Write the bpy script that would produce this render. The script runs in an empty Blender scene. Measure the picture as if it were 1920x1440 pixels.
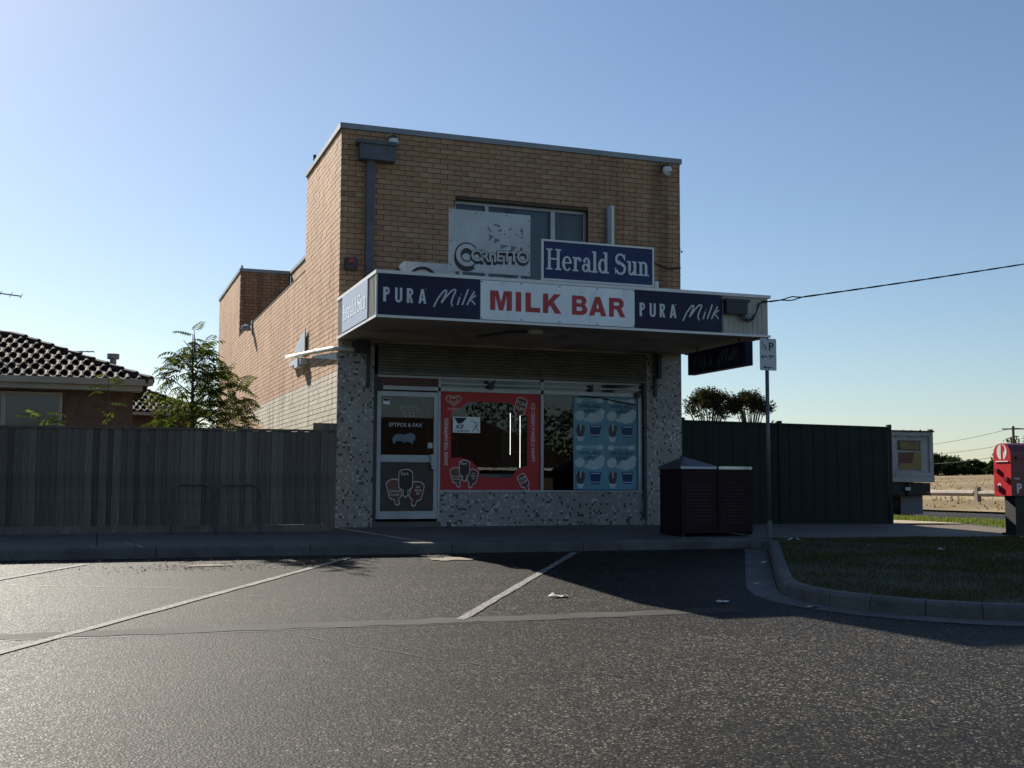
import bpy, bmesh, math, random
from mathutils import Vector, Matrix
R = math.radians
sc = bpy.context.scene
col = sc.collection
random.seed(7)

# ------------------------------------------------------------------ camera
cd = bpy.data.cameras.new('camera'); cam = bpy.data.objects.new('camera', cd); col.objects.link(cam)
yaw, pit, rol = R(19.667), R(4.851), R(0.244)
fw = Vector((math.sin(yaw)*math.cos(pit), math.cos(yaw)*math.cos(pit), math.sin(pit)))
rt = Vector((math.cos(yaw), -math.sin(yaw), 0)); up = rt.cross(fw)
r2 = rt*math.cos(rol)+up*math.sin(rol); u2 = -rt*math.sin(rol)+up*math.cos(rol)
cam.matrix_world = Matrix(((r2.x,u2.x,-fw.x,-3.6287),(r2.y,u2.y,-fw.y,-18.437),(r2.z,u2.z,-fw.z,0.7056),(0,0,0,1)))
cd.sensor_width = 36; cd.lens = 2189.5*36/1920; cd.clip_start = .1; cd.clip_end = 4000
sc.camera = cam
CAM = Vector((-3.6287,-18.437,.7056))

# ------------------------------------------------------------------ sky, sun, exposure
SUN_EL, SUN_AZ = R(32.3), R(15.4)          # azimuth measured from +Y towards -X
w = bpy.data.worlds.new('World'); sc.world = w; w.use_nodes = True
nt = w.node_tree; bg = nt.nodes['Background']
sky = nt.nodes.new('ShaderNodeTexSky'); sky.sky_type = 'NISHITA'; sky.sun_disc = False
sky.sun_elevation = SUN_EL; sky.sun_rotation = -SUN_AZ
sky.air_density = 1.0; sky.dust_density = .38; sky.ozone_density = 3.0; sky.altitude = 0
nt.links.new(sky.outputs[0], bg.inputs[0]); bg.inputs[1].default_value = .05
sd = bpy.data.lights.new('sun', 'SUN'); sd.energy = 5.0; sd.angle = R(.53); sd.color = (1, .93, .83)
sun = bpy.data.objects.new('sun', sd); col.objects.link(sun)
sv = Vector((-math.sin(SUN_AZ)*math.cos(SUN_EL), math.cos(SUN_AZ)*math.cos(SUN_EL), math.sin(SUN_EL)))
sun.rotation_euler = sv.to_track_quat('Z', 'Y').to_euler(); sun.location = sv*60
sc.view_settings.view_transform = 'Standard'; sc.view_settings.look = 'None'
sc.view_settings.exposure = 1.1; sc.view_settings.gamma = 1.0
sc.render.engine = 'CYCLES'

# ------------------------------------------------------------------ helpers
ORG = {}
def tag(o, label=None, cat=None, group=None, kind=None):
    if label: o['label'] = label
    if cat: o['category'] = cat
    if group: o['group'] = group
    if kind: o['kind'] = kind
    return o
def thing(name, loc, label, cat, group=None):
    o = bpy.data.objects.new(name, None); col.objects.link(o); o.empty_display_size = .2
    o.location = loc; ORG[o.name] = Vector(loc)
    return tag(o, label, cat, group)
def link(o, parent=None):
    col.objects.link(o)
    if parent is not None: o.parent = parent
    return o
class MB:
    def __init__(s): s.v=[]; s.f=[]; s.a=[]; s.cur=None
    def add(s, vs, fs):
        b=len(s.v); s.v += [Vector(v) for v in vs]
        for f in fs: s.f.append([b+i for i in f]); s.a.append(s.cur)
        return s
    def box(s, x0,y0,z0,x1,y1,z1, skip=''):
        x0,x1=sorted((x0,x1)); y0,y1=sorted((y0,y1)); z0,z1=sorted((z0,z1))
        vs=[(x0,y0,z0),(x1,y0,z0),(x1,y1,z0),(x0,y1,z0),(x0,y0,z1),(x1,y0,z1),(x1,y1,z1),(x0,y1,z1)]
        F={'b':(3,2,1,0),'t':(4,5,6,7),'f':(0,1,5,4),'r':(1,2,6,5),'k':(2,3,7,6),'l':(3,0,4,7)}
        return s.add(vs,[F[k] for k in F if k not in skip])
    def beam(s, a, b, wx, wz):               # rectangular bar from a to b
        a=Vector(a); b=Vector(b); d=(b-a).normalized()
        q=Vector((0,0,1)) if abs(d.z)<.9 else Vector((0,1,0))
        x=d.cross(q).normalized()*wx/2; z=x.cross(d).normalized()*wz/2
        vs=[a-x-z,a+x-z,a+x+z,a-x+z,b-x-z,b+x-z,b+x+z,b-x+z]
        return s.add(vs,[(3,2,1,0),(4,5,6,7),(0,1,5,4),(1,2,6,5),(2,3,7,6),(3,0,4,7)])
    def tube(s, pts, r, n=8, cap=True):
        pts=[Vector(p) for p in pts]; m=len(pts); rr=r if isinstance(r,(list,tuple)) else [r]*m
        b=len(s.v); pu=None
        for i,p in enumerate(pts):
            d=(pts[min(i+1,m-1)]-pts[max(i-1,0)]).normalized()
            if pu is None: pu=d.orthogonal().normalized()
            pu=(pu-d*pu.dot(d)); pu=pu.normalized() if pu.length>1e-6 else d.orthogonal().normalized()
            q=d.cross(pu)
            for k in range(n):
                t=2*math.pi*k/n; s.v.append(p+(pu*math.cos(t)+q*math.sin(t))*rr[i])
        for i in range(m-1):
            for k in range(n):
                s.f.append([b+i*n+k,b+i*n+(k+1)%n,b+(i+1)*n+(k+1)%n,b+(i+1)*n+k]); s.a.append(s.cur)
        if cap:
            s.f.append([b+k for k in range(n)][::-1]); s.a.append(s.cur)
            s.f.append([b+(m-1)*n+k for k in range(n)]); s.a.append(s.cur)
        return s
    def disc(s, c, ax, r, h, n=16):
        c=Vector(c); ax=Vector(ax).normalized(); return s.tube([c,c+ax*h],r,n)
    def lathe(s, prof, c, n=16, ax=(0,0,1)):
        c=Vector(c); ax=Vector(ax).normalized(); u=ax.orthogonal().normalized(); q=ax.cross(u); b=len(s.v)
        for (r,h) in prof:
            for k in range(n):
                t=2*math.pi*k/n; s.v.append(c+ax*h+(u*math.cos(t)+q*math.sin(t))*r)
        for i in range(len(prof)-1):
            for k in range(n):
                s.f.append([b+i*n+k,b+i*n+(k+1)%n,b+(i+1)*n+(k+1)%n,b+(i+1)*n+k]); s.a.append(s.cur)
        return s
    def mesh(s, me, M):
        b=len(s.v); s.v += [M@v.co for v in me.vertices]
        for p in me.polygons: s.f.append([b+i for i in p.vertices]); s.a.append(s.cur)
        return s
    def curve(s, cu, M):
        ob=bpy.data.objects.new('tmp',cu); col.objects.link(ob)
        dg=bpy.context.evaluated_depsgraph_get(); me=bpy.data.meshes.new_from_object(ob.evaluated_get(dg))
        s.mesh(me,M); bpy.data.objects.remove(ob); bpy.data.meshes.remove(me); return s
    def fill(s, loops, depth, M):            # 2D loops (holes by even-odd), extruded
        cu=bpy.data.curves.new('tmp','CURVE'); cu.dimensions='2D'; cu.fill_mode='BOTH'; cu.extrude=depth/2
        for lp in loops:
            sp=cu.splines.new('POLY'); sp.points.add(len(lp)-1)
            for i,q in enumerate(lp): sp.points[i].co=(q[0],q[1],0,1)
            sp.use_cyclic_u=True
        s.curve(cu,M); bpy.data.curves.remove(cu); return s
    def text(s, body, size, M, depth=.002, off=0, align='LEFT', sx=1, shear=0, space=1):
        cu=bpy.data.curves.new('tmp','FONT'); cu.body=body; cu.size=size; cu.extrude=depth/2; cu.offset=off
        cu.align_x=align; cu.shear=shear; cu.space_character=space; cu.resolution_u=3
        s.curve(cu, M@Matrix.Diagonal((sx,1,1,1))); bpy.data.curves.remove(cu); return s
    def build(s, name, mat, parent=None, smooth=False, colattr=None, bevel=0):
        if parent is not None: o0=ORG[parent.name]
        else:
            xs=[v.x for v in s.v]; ys=[v.y for v in s.v]; zs=[v.z for v in s.v]
            o0=Vector(((min(xs)+max(xs))/2,(min(ys)+max(ys))/2,min(zs)))
        me=bpy.data.meshes.new(name); me.from_pydata([tuple(v-o0) for v in s.v],[],s.f)
        if s.a and s.a[0] is not None:
            at=me.attributes.new('tone','FLOAT_COLOR','FACE')
            buf=[]
            for c in s.a: buf += [c[0],c[1],c[2],1.0]
            at.data.foreach_set('color',buf)
        if smooth: me.polygons.foreach_set('use_smooth',[True]*len(me.polygons))
        if mat is not None: me.materials.append(mat)
        me.update()
        if bevel:
            bm=bmesh.new(); bm.from_mesh(me); bmesh.ops.bevel(bm,geom=bm.edges[:],offset=bevel,segments=2,affect='EDGES'); bm.to_mesh(me); bm.free()
        o=bpy.data.objects.new(name,me); link(o,parent)
        if parent is None: o.location=o0
        ORG[o.name]=Vector(o0)
        return o
def box(name, mat, parent, *c, bevel=0): return MB().box(*c).build(name,mat,parent,bevel=bevel)
def FR(x,y,z): return Matrix(((1,0,0,x),(0,0,-1,y),(0,1,0,z),(0,0,0,1)))      # faces -Y
def FS(x,y,z): return Matrix(((0,0,-1,x),(-1,0,0,y),(0,1,0,z),(0,0,0,1)))      # faces -X
def arc(cx,cy,rx,ry,a0,a1,n=14):
    return [(cx+rx*math.cos(R(a0+(a1-a0)*i/n)), cy+ry*math.sin(R(a0+(a1-a0)*i/n))) for i in range(n+1)]
def zf(x,y): return .04*min(y,0)-.006*max(0,min(14,x-6))         # raised paving and verge
def zr(x,y): return .04*max(-24,min(y,0))-.14-.006*max(0,min(14,x-6))   # road

# ------------------------------------------------------------------ materials
MATS={}
def nmat(name):
    m=bpy.data.materials.new(name); m.use_nodes=True; t=m.node_tree
    return m,t,t.nodes['Principled BSDF'],t.nodes.new,t.links.new
def coords(N,L,scale=(1,1,1)):
    tc=N('ShaderNodeTexCoord'); mp=N('ShaderNodeMapping'); mp.inputs['Scale'].default_value=scale
    L(tc.outputs['Object'],mp.inputs[0]); return mp.outputs[0]
def noise(N,L,vec,scale,detail=3,rough=.55):
    n=N('ShaderNodeTexNoise'); n.inputs['Scale'].default_value=scale; n.inputs['Detail'].default_value=detail; n.inputs['Roughness'].default_value=rough
    L(vec,n.inputs['Vector']); return n.outputs['Fac']
def ramp(N,L,fac,stops,const=False):
    r=N('ShaderNodeValToRGB'); e=r.color_ramp.elements
    if const: r.color_ramp.interpolation='CONSTANT'
    while len(e)<len(stops): e.new(.5)
    for i,(p,c) in enumerate(stops): e[i].position=p; e[i].color=(c[0],c[1],c[2],1) if isinstance(c,(tuple,list)) else (c,c,c,1)
    L(fac,r.inputs[0]); return r.outputs[0]
def mul(N,L,a,b,fac=1,mode='MULTIPLY'):
    m=N('ShaderNodeMix'); m.data_type='RGBA'; m.blend_type=mode
    if isinstance(fac,float) or isinstance(fac,int): m.inputs[0].default_value=fac
    else: L(fac,m.inputs[0])
    for i,q in ((6,a),(7,b)):
        if isinstance(q,tuple): m.inputs[i].default_value=(q[0],q[1],q[2],1)
        else: L(q,m.inputs[i])
    return m.outputs[2]
def bump(N,L,h,strength,dist,bsdf):
    b=N('ShaderNodeBump'); b.inputs['Strength'].default_value=strength; b.inputs['Distance'].default_value=dist
    L(h,b.inputs['Height']); L(b.outputs[0],bsdf.inputs['Normal']); return b
def M(name,c,rough=.6,var=.25,scale=3.,fine=40.,fvar=.12,bmp=.1,bd=.004,metal=0.,spec=.5,stretch=(1,1,1),dirt=None,rnd=0.):
    m,t,b,N,L=nmat(name); v=coords(N,L,stretch)
    lo=tuple(x*(1-var) for x in c); hi=tuple(min(1,x*(1+var)) for x in c)
    a=ramp(N,L,noise(N,L,v,scale,4),[(.3,lo),(.7,hi)])
    f=noise(N,L,v,fine,3)
    a=mul(N,L,a,ramp(N,L,f,[(.25,1-fvar),(.75,1.)]))
    if dirt:
        dn=noise(N,L,v,dirt[1],5,.65); a=mul(N,L,a,dirt[0],ramp(N,L,dn,[(dirt[2],0.),(dirt[2]+.12,dirt[3])]),'MIX')
    if rnd:
        oi=N('ShaderNodeObjectInfo'); a=mul(N,L,a,ramp(N,L,oi.outputs['Random'],[(0,1-rnd),(1,1.)]))
    L(a,b.inputs['Base Color']); b.inputs['Roughness'].default_value=rough; b.inputs['Metallic'].default_value=metal
    b.inputs['Specular IOR Level'].default_value=spec
    if bmp: bump(N,L,f,bmp,bd,b)
    MATS[name]=m; return m
def leafmat(name,c,c2,trans=.45):
    m,t,b,N,L=nmat(name)
    g=N('ShaderNodeNewGeometry'); a=ramp(N,L,g.outputs['Random Per Island'],[(0,c),(1,c2)])
    d=N('ShaderNodeBsdfDiffuse'); tr=N('ShaderNodeBsdfTranslucent'); mx=N('ShaderNodeMixShader'); mx.inputs[0].default_value=trans
    L(a,d.inputs[0]); L(mul(N,L,a,(1.15,1.15,.6)),tr.inputs[0]); L(d.outputs[0],mx.inputs[1]); L(tr.outputs[0],mx.inputs[2])
    L(mx.outputs[0],t.nodes['Material Output'].inputs[0]); t.nodes.remove(b); return m
def glassmat(name,tint,rough=.01):
    m,t,b,N,L=nmat(name)
    tr=N('ShaderNodeBsdfTransparent'); tr.inputs[0].default_value=(*tint,1); gl=N('ShaderNodeBsdfGlossy'); gl.inputs['Roughness'].default_value=rough
    fr=N('ShaderNodeFresnel'); fr.inputs[0].default_value=1.52; mx=N('ShaderNodeMixShader')
    ad=N('ShaderNodeMath'); ad.operation='MULTIPLY'; ad.inputs[1].default_value=.62; L(fr.outputs[0],ad.inputs[0])
    L(ad.outputs[0],mx.inputs[0]); L(tr.outputs[0],mx.inputs[1]); L(gl.outputs[0],mx.inputs[2]); L(mx.outputs[0],t.nodes['Material Output'].inputs[0]); t.nodes.remove(b); return m
def emat(name,c,s):
    m,t,b,N,L=nmat(name); b.inputs['Emission Color'].default_value=(*c,1); b.inputs['Emission Strength'].default_value=s; b.inputs['Base Color'].default_value=(.8,.8,.8,1); return m

def asphalt():
    m,t,b,N,L=nmat('asphalt'); v=coords(N,L)
    vo=N('ShaderNodeTexVoronoi'); vo.inputs['Scale'].default_value=60; L(v,vo.inputs['Vector'])
    stone=ramp(N,L,vo.outputs['Color'],[(.2,(.012,.0115,.011)),(.48,(.040,.038,.035)),(.66,(.078,.073,.066)),(.80,(.19,.178,.16)),(.95,(.32,.30,.27))])
    gap=ramp(N,L,vo.outputs['Distance'],[(.22,1.),(.55,.12)])
    base=mul(N,L,stone,gap)
    vg=N('ShaderNodeTexVoronoi'); vg.inputs['Scale'].default_value=19; L(v,vg.inputs['Vector'])
    base=mul(N,L,base,ramp(N,L,vg.outputs['Color'],[(.15,.7),(.8,1.22)]))
    big=noise(N,L,v,.42,6,.65); base=mul(N,L,base,ramp(N,L,big,[(.3,.62),(.7,1.15)]))
    sp=N('ShaderNodeMapping'); sp.inputs['Scale'].default_value=(.22,1.1,1); L(v,sp.inputs[0])
    lane=noise(N,L,sp.outputs[0],.8,4,.6); base=mul(N,L,base,ramp(N,L,lane,[(.36,.7),(.6,1.08)]))
    drip=noise(N,L,v,1.5,4,.6); base=mul(N,L,base,(.018,.017,.016),ramp(N,L,drip,[(.66,0.),(.76,.8)]),'MIX')
    base=mul(N,L,base,(1.06,1.0,.9))
    L(base,b.inputs['Base Color'])
    L(ramp(N,L,vo.outputs['Color'],[(0,.5),(1,.85)]),b.inputs['Roughness']); b.inputs['Specular IOR Level'].default_value=.10
    h=mul(N,L,ramp(N,L,vo.outputs['Distance'],[(.1,1.),(.7,0.)]),noise(N,L,v,150,2),.3)
    bump(N,L,h,.5,.0045,b)
    return m
def brickmat():
    m,t,b,N,L=nmat('tan_brick'); v=coords(N,L)
    at=N('ShaderNodeAttribute'); at.attribute_name='tone'
    a=mul(N,L,at.outputs['Color'],ramp(N,L,noise(N,L,v,70,4,.7),[(.25,.72),(.7,1.08)]))
    a=mul(N,L,a,ramp(N,L,noise(N,L,v,.7,4,.6),[(.3,.84),(.65,1.04)]))
    vs_=coords(N,L,(2.6,2.6,.16)); a=mul(N,L,a,ramp(N,L,noise(N,L,vs_,1.6,5,.62),[(.34,.62),(.5,1.)]))
    L(a,b.inputs['Base Color']); b.inputs['Roughness'].default_value=.85; b.inputs['Specular IOR Level'].default_value=.3
    bump(N,L,noise(N,L,v,150,3),.25,.003,b); return m
def tilemat():
    m,t,b,N,L=nmat('mosaic_tile'); v=coords(N,L)
    s=N('ShaderNodeVectorMath'); s.operation='SCALE'; s.inputs['Scale'].default_value=1/.038
    nz=N('ShaderNodeTexNoise'); nz.inputs['Scale'].default_value=30; L(v,nz.inputs['Vector']); wob=N('ShaderNodeVectorMath'); wob.operation='SCALE'; wob.inputs['Scale'].default_value=.022; L(nz.outputs['Color'],wob.inputs[0]); adv=N('ShaderNodeVectorMath'); L(v,adv.inputs[0]); L(wob.outputs[0],adv.inputs[1]); L(adv.outputs[0],s.inputs[0])
    fl=N('ShaderNodeVectorMath'); fl.operation='FLOOR'; L(s.outputs[0],fl.inputs[0])
    mk=N('ShaderNodeVectorMath'); mk.operation='MULTIPLY'; mk.inputs[1].default_value=(1,0,1); L(fl.outputs[0],mk.inputs[0])
    wn=N('ShaderNodeTexWhiteNoise'); wn.noise_dimensions='3D'; L(mk.outputs[0],wn.inputs['Vector'])
    c=ramp(N,L,wn.outputs['Value'],[(0,(.03,.03,.033)),(.085,(.30,.285,.27)),(.34,(.34,.325,.31)),(.55,(.31,.295,.275)),(.78,(.38,.36,.34)),(.89,(.58,.56,.52)),(.97,(.34,.27,.20))],True)
    fr=N('ShaderNodeVectorMath'); fr.operation='FRACTION'; L(s.outputs[0],fr.inputs[0])
    sp=N('ShaderNodeSeparateXYZ'); L(fr.outputs[0],sp.inputs[0])
    def edge(o):
        q=N('ShaderNodeMath'); q.operation='SUBTRACT'; L(o,q.inputs[0]); q.inputs[1].default_value=.5
        a=N('ShaderNodeMath'); a.operation='ABSOLUTE'; L(q.outputs[0],a.inputs[0]); return a.outputs[0]
    mx=N('ShaderNodeMath'); mx.operation='MAXIMUM'; L(edge(sp.outputs[0]),mx.inputs[0]); L(edge(sp.outputs[2]),mx.inputs[1])
    g=ramp(N,L,mx.outputs[0],[(.42,0.),(.46,1.)])
    a=mul(N,L,c,(.19,.185,.18),g,'MIX')
    dn=noise(N,L,v,1.7,5,.65); a=mul(N,L,a,ramp(N,L,dn,[(.35,.75),(.7,1.05)]))
    L(a,b.inputs['Base Color']); b.inputs['Roughness'].default_value=.38
    inv=ramp(N,L,mx.outputs[0],[(.4,1.),(.47,0.)]); bump(N,L,inv,.5,.002,b); return m
def woodmat():
    m,t,b,N,L=nmat('weathered_paling'); v=coords(N,L,(1,1,.045)); v2=coords(N,L)
    oi=N('ShaderNodeObjectInfo')
    a=ramp(N,L,noise(N,L,v,34,5,.7),[(.25,(.115,.094,.075)),(.5,(.195,.164,.135)),(.8,(.30,.255,.21))])
    a=mul(N,L,a,ramp(N,L,oi.outputs['Random'],[(0,.55),(.3,.75),(.7,.92),(1,1.12)]))
    a=mul(N,L,a,ramp(N,L,noise(N,L,v2,2.2,4,.6),[(.35,.6),(.65,1.)]))
    L(a,b.inputs['Base Color']); b.inputs['Roughness'].default_value=.85; bump(N,L,noise(N,L,v,60,4),.4,.004,b); return m
def curtain():
    m,t,b,N,L=nmat('curtain'); v=coords(N,L,(1,1,.05))
    L(ramp(N,L,noise(N,L,v,9,3),[(.3,(.10,.13,.17)),(.7,(.26,.32,.38))]),b.inputs['Base Color']); b.inputs['Roughness'].default_value=.9; return m
def paintline():
    m,t,b,N,L=nmat('worn_road_paint'); v=coords(N,L)
    a=ramp(N,L,noise(N,L,v,30,6,.8),[(.40,(.055,.052,.048)),(.54,(.24,.23,.212)),(.8,(.38,.37,.34))])
    L(a,b.inputs['Base Color']); b.inputs['Roughness'].default_value=.8; b.inputs['Specular IOR Level'].default_value=.15; bump(N,L,noise(N,L,v,160,2),.4,.003,b); return m
def fieldmat():
    m,t,b,N,L=nmat('dry_field'); v=coords(N,L,(1,1,1))
    a=ramp(N,L,noise(N,L,v,.09,6,.65),[(.3,(.12,.095,.05)),(.5,(.22,.165,.095)),(.72,(.31,.24,.15))])
    a=mul(N,L,a,ramp(N,L,noise(N,L,v,2.2,4,.7),[(.3,.65),(.7,1.1)]))
    L(a,b.inputs['Base Color']); b.inputs['Roughness'].default_value=.95; b.inputs['Specular IOR Level'].default_value=.1; return m

mASPH=asphalt(); mBRICK=brickmat(); mTILE=tilemat(); mWOOD=woodmat(); mCURT=curtain(); mLINE=paintline(); mFIELD=fieldmat()
mMORT=M('mortar',(.10,.068,.045),.95,.2,5,90,.2)
mCONC=M('concrete_paving',(.125,.115,.105),.85,.18,1.4,80,.22,.25,dirt=((.06,.055,.05),2.5,.6,.7))
mKERB=M('kerb_concrete',(.115,.11,.104),.9,.3,2.2,40,.35,.6,.01,dirt=((.07,.066,.06),3.,.6,.6))
mPATH=M('tan_gravel_path',(.30,.235,.165),.95,.15,2.,60,.2,.3)
mSOIL=M('verge_soil',(.052,.048,.024),.95,.35,1.6,30,.3,.5,.02)
mYARD=M('yard_grass',(.07,.085,.03),.95,.35,.6,18,.3)
mSEAM=M('smooth_asphalt_seam',(.042,.0395,.036),.85,.35,1.6,60,.5,.3,spec=.2)
mSTAIN=M('oil_stained_asphalt',(.022,.021,.02),.6,.3,2.,90,.3,.4)
mSAND=M('sandy_dirt',(.22,.18,.13),.95,.25,3.,50,.25,.3)
mGALV=M('galvanised_steel',(.42,.44,.46),.45,.15,2.5,30,.1,.05,metal=.6)
mFLASH=M('grey_flashing',(.24,.26,.28),.5,.2,2.,30,.1,.05,metal=.2)
mDKGREY=M('dark_grey_paint',(.035,.037,.042),.55,.25,3.)
mRAIN=M('grey_painted_steel',(.085,.09,.105),.5,.25,4.,30,.15)
mCREAM=M('cream_paint',(.42,.40,.34),.55,.12,2.5,25,.1,.05,dirt=((.16,.13,.09),2.2,.62,.55))
mSOFF=M('brown_stained_soffit',(.44,.37,.29),.75,.3,1.2,25,.15,dirt=((.07,.05,.03),1.6,.55,.6))
mSHUT=M('shutter_bronze',(.15,.14,.115),.5,.2,3.,40,.15,dirt=((.03,.027,.02),4.,.6,.5))
mALU=M('aluminium_frame',(.36,.38,.40),.4,.12,4.,60,.1,.03,metal=.35)
mWHITE=M('white_sign_enamel',(.82,.88,.90),.4,.08,2.,30,.06,.02,stretch=(1,1,.3),dirt=((.5,.47,.42),3.,.6,.45))
mOFFW=M('white_painted_steel',(.72,.71,.68),.4,.08,4.,40,.08,.03)
mFADE=M('faded_sign_sheet',(.52,.54,.55),.45,.16,2.6,30,.1,.03,dirt=((.28,.29,.31),5.,.58,.5))
mNAVY=M('navy_enamel',(.014,.017,.052),.5,.3,2.,30,.12,.02,spec=.25,stretch=(1,1,.35),dirt=((.05,.055,.08),2.6,.6,.5))
mBLUE=M('blue_enamel',(.022,.042,.125),.5,.15,2.,30,.08,.02,spec=.25)
mLTR=M('silver_white_lettering',(.62,.64,.67),.4,.05,3.,30,.05,0)
mREDL=M('red_lettering',(.42,.018,.02),.4,.1,3.,30,.08,0)
mRED=M('red_decal',(.46,.012,.012),.5,.12,3.,30,.08,0)
mPALEB=M('pale_blue_enamel',(.36,.40,.50),.35,.06,2.,30,.05,.02)
mBLACK=M('black_plastic',(.012,.012,.013),.45,.2,4.)
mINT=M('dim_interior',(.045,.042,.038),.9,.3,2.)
mBROWN=M('brown_door_panel',(.045,.03,.022),.45,.3,6.,40,.2)
mCHOC=M('chocolate_print',(.018,.010,.008),.5,.2,4.)
mTOFF=M('caramel_print',(.14,.065,.03),.5,.2,4.)
mBERRY=M('berry_print',(.11,.02,.024),.5,.2,4.)
mPINK=M('pale_print',(.66,.56,.56),.5,.1,4.,30,.1,0)
mPOST=M('blue_poster',(.10,.25,.34),.5,.3,1.6,30,.1,0)
mPOSTW=M('poster_cloud_white',(.42,.52,.55),.5,.15,5.,30,.1,0)
mPOSTD=M('poster_dark_print',(.03,.06,.09),.5,.2,5.,30,.1,0)
mCOWB=M('poster_brown_print',(.06,.035,.03),.5,.2,5.,30,.1,0)
mYEL=M('yellow_print',(.24,.165,.04),.5,.15,5.)
mBIN=M('maroon_powdercoat',(.020,.007,.010),.65,.25,5.,40,.15,spec=.2)
mSTEEL=M('stainless_lid',(.55,.57,.6),.28,.1,5.,60,.1,.03,metal=.9)
mGREEN=M('dark_green_colour_steel',(.010,.019,.015),.6,.15,1.5,40,.1,.05,spec=.2)
mROOFT=M('brown_concrete_tile',(.042,.031,.026),.85,.25,2.,40,.25,.3,spec=.15,rnd=.35)
mFASC=M('beige_fascia',(.30,.27,.22),.6,.12,2.)
mHBRICK=M('house_brick',(.13,.075,.055),.9,.3,6.,40,.3,.3)
mWGLASS=glassmat('window_glass',(.78,.8,.8)); 
mDGLASS=M('dark_house_glass',(.02,.022,.026),.08,.1,2.,20,.05,0)
mTRWHITE=M('chipped_white_truck_paint',(.36,.355,.34),.6,.2,1.8,22,.2,.1,dirt=((.07,.05,.04),4.2,.57,.95))
mTRBLK=M('truck_chassis_black',(.018,.018,.019),.7,.3,4.)
mFLAP=M('dirty_mudflap',(.17,.175,.18),.7,.2,3.,20,.2,dirt=((.07,.06,.05),3.,.55,.8))
mRUB=M('tyre_rubber',(.02,.02,.021),.85,.2,8.)
mMAIL=M('postbox_red',(.52,.022,.03),.35,.1,3.,30,.06,.02)
mMAILD=M('postbox_shade_red',(.12,.012,.022),.4,.1,3.,30,.06,.02)  # darker red paints shade onto the box body; lock plates share it
mTIMB=M('grey_log_timber',(.26,.22,.18),.9,.25,4.,40,.3,.3)
mPALT=M('pale_log_rail',(.30,.265,.215),.9,.2,2.,40,.25,.3)
mBARK=M('bark',(.09,.07,.055),.95,.35,5.,40,.3,.6,.01)
mPAPER=M('litter_paper',(.50,.49,.46),.7,.1,8.,60,.1,.1)
mCABLE=M('black_cable',(.014,.014,.016),.6,.2,6.)
mPVC=M('white_pvc_pipe',(.68,.64,.56),.45,.12,3.,30,.1,.05)
mSIGNF=M('grey_sign_face',(.50,.53,.56),.45,.08,4.,40,.06,0)
mSIGNT=M('dark_green_sign_print',(.015,.035,.03),.5,.1,4.)
mPOLE=M('galvanised_post',(.11,.125,.14),.45,.2,5.,40,.15,.05,metal=.4)
mLED=emat('fridge_light',(1,.98,.94),1.6)
mHOOP=M('dull_painted_hoop',(.10,.092,.085),.8,.3,6.,40,.2,.1,spec=.2)
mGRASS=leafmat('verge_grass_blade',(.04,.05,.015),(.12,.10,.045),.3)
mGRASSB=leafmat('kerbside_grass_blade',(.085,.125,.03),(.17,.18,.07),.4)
mFERN=leafmat('feathery_leaf',(.03,.05,.014),(.12,.14,.045),.45)
mGUM=leafmat('gum_leaf',(.020,.026,.013),(.055,.048,.026),.18)
mFAR=leafmat('far_tree_leaf',(.016,.028,.014),(.045,.06,.03),.25)
# ================================================================== SETTING
def sheet(name, mat, xs, ys, zfun, z0=0, kind='structure'):
    mb=MB(); n=len(ys)
    vs=[(x,y,zfun(x,y)+z0) for x in xs for y in ys]
    fs=[(i*n+j,(i+1)*n+j,(i+1)*n+j+1,i*n+j+1) for i in range(len(xs)-1) for j in range(n-1)]
    o=mb.add(vs,fs).build(name,mat); o['kind']=kind; return o
sheet('ground',mYARD,[-1500,1500],[-1500,1500],lambda x,y:-1.7)
road=sheet('road',mASPH,[-90,6,20,90],[-60,-24,0],zr)
side_road=sheet('side_street',mASPH,[15.3,20,24.2],[0.02,250],lambda x,y:zr(x,0))
sheet('yard',mYARD,[-60,-.02],[-.55,70],lambda x,y:-.05)
sheet('side_yard',mYARD,[6.2,12.4],[.2,250],lambda x,y:-.06)
hx=[24,27,32,60,90,126,400,1400]; hz=[-.16,-.08,0,.69,1.45,2.33,2.6,3]
def hfield(x,y): 
    for i in range(len(hx)-1):
        if x<=hx[i+1]: return hz[i]+(hz[i+1]-hz[i])*(x-hx[i])/(hx[i+1]-hx[i])
    return hz[-1]
sheet('field',mFIELD,hx,[-3,1400],hfield)
sheet('far_lawn',mYARD,[-90,90],[-200,-26],lambda x,y:-1.06)
fp=sheet('footpath',mMORT,[-36,6,12.4],[-2.8,0,.2],zf,-.03)
xj=[-3.55+1.8*k for k in range(-18,9)]
for a,b in zip(xj,xj[1:]):
    a+=.006; b=min(b-.006,12.4)
    y0,y1=-2.785,.15; c=[(a,y0),(b,y0),(b,y1),(a,y1)]
    MB().add([(x,y,zf(x,y)-.03) for x,y in c]+[(x,y,zf(x,y)+random.uniform(-.003,.002)) for x,y in c],
             [(4,5,6,7),(0,1,5,4),(1,2,6,5),(2,3,7,6),(3,0,4,7)]).build('paving_slab',mCONC,fp)
sheet('side_path',mPATH,[10.75,12.4],[.155,250],lambda x,y:zf(x,0),.004)
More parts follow.
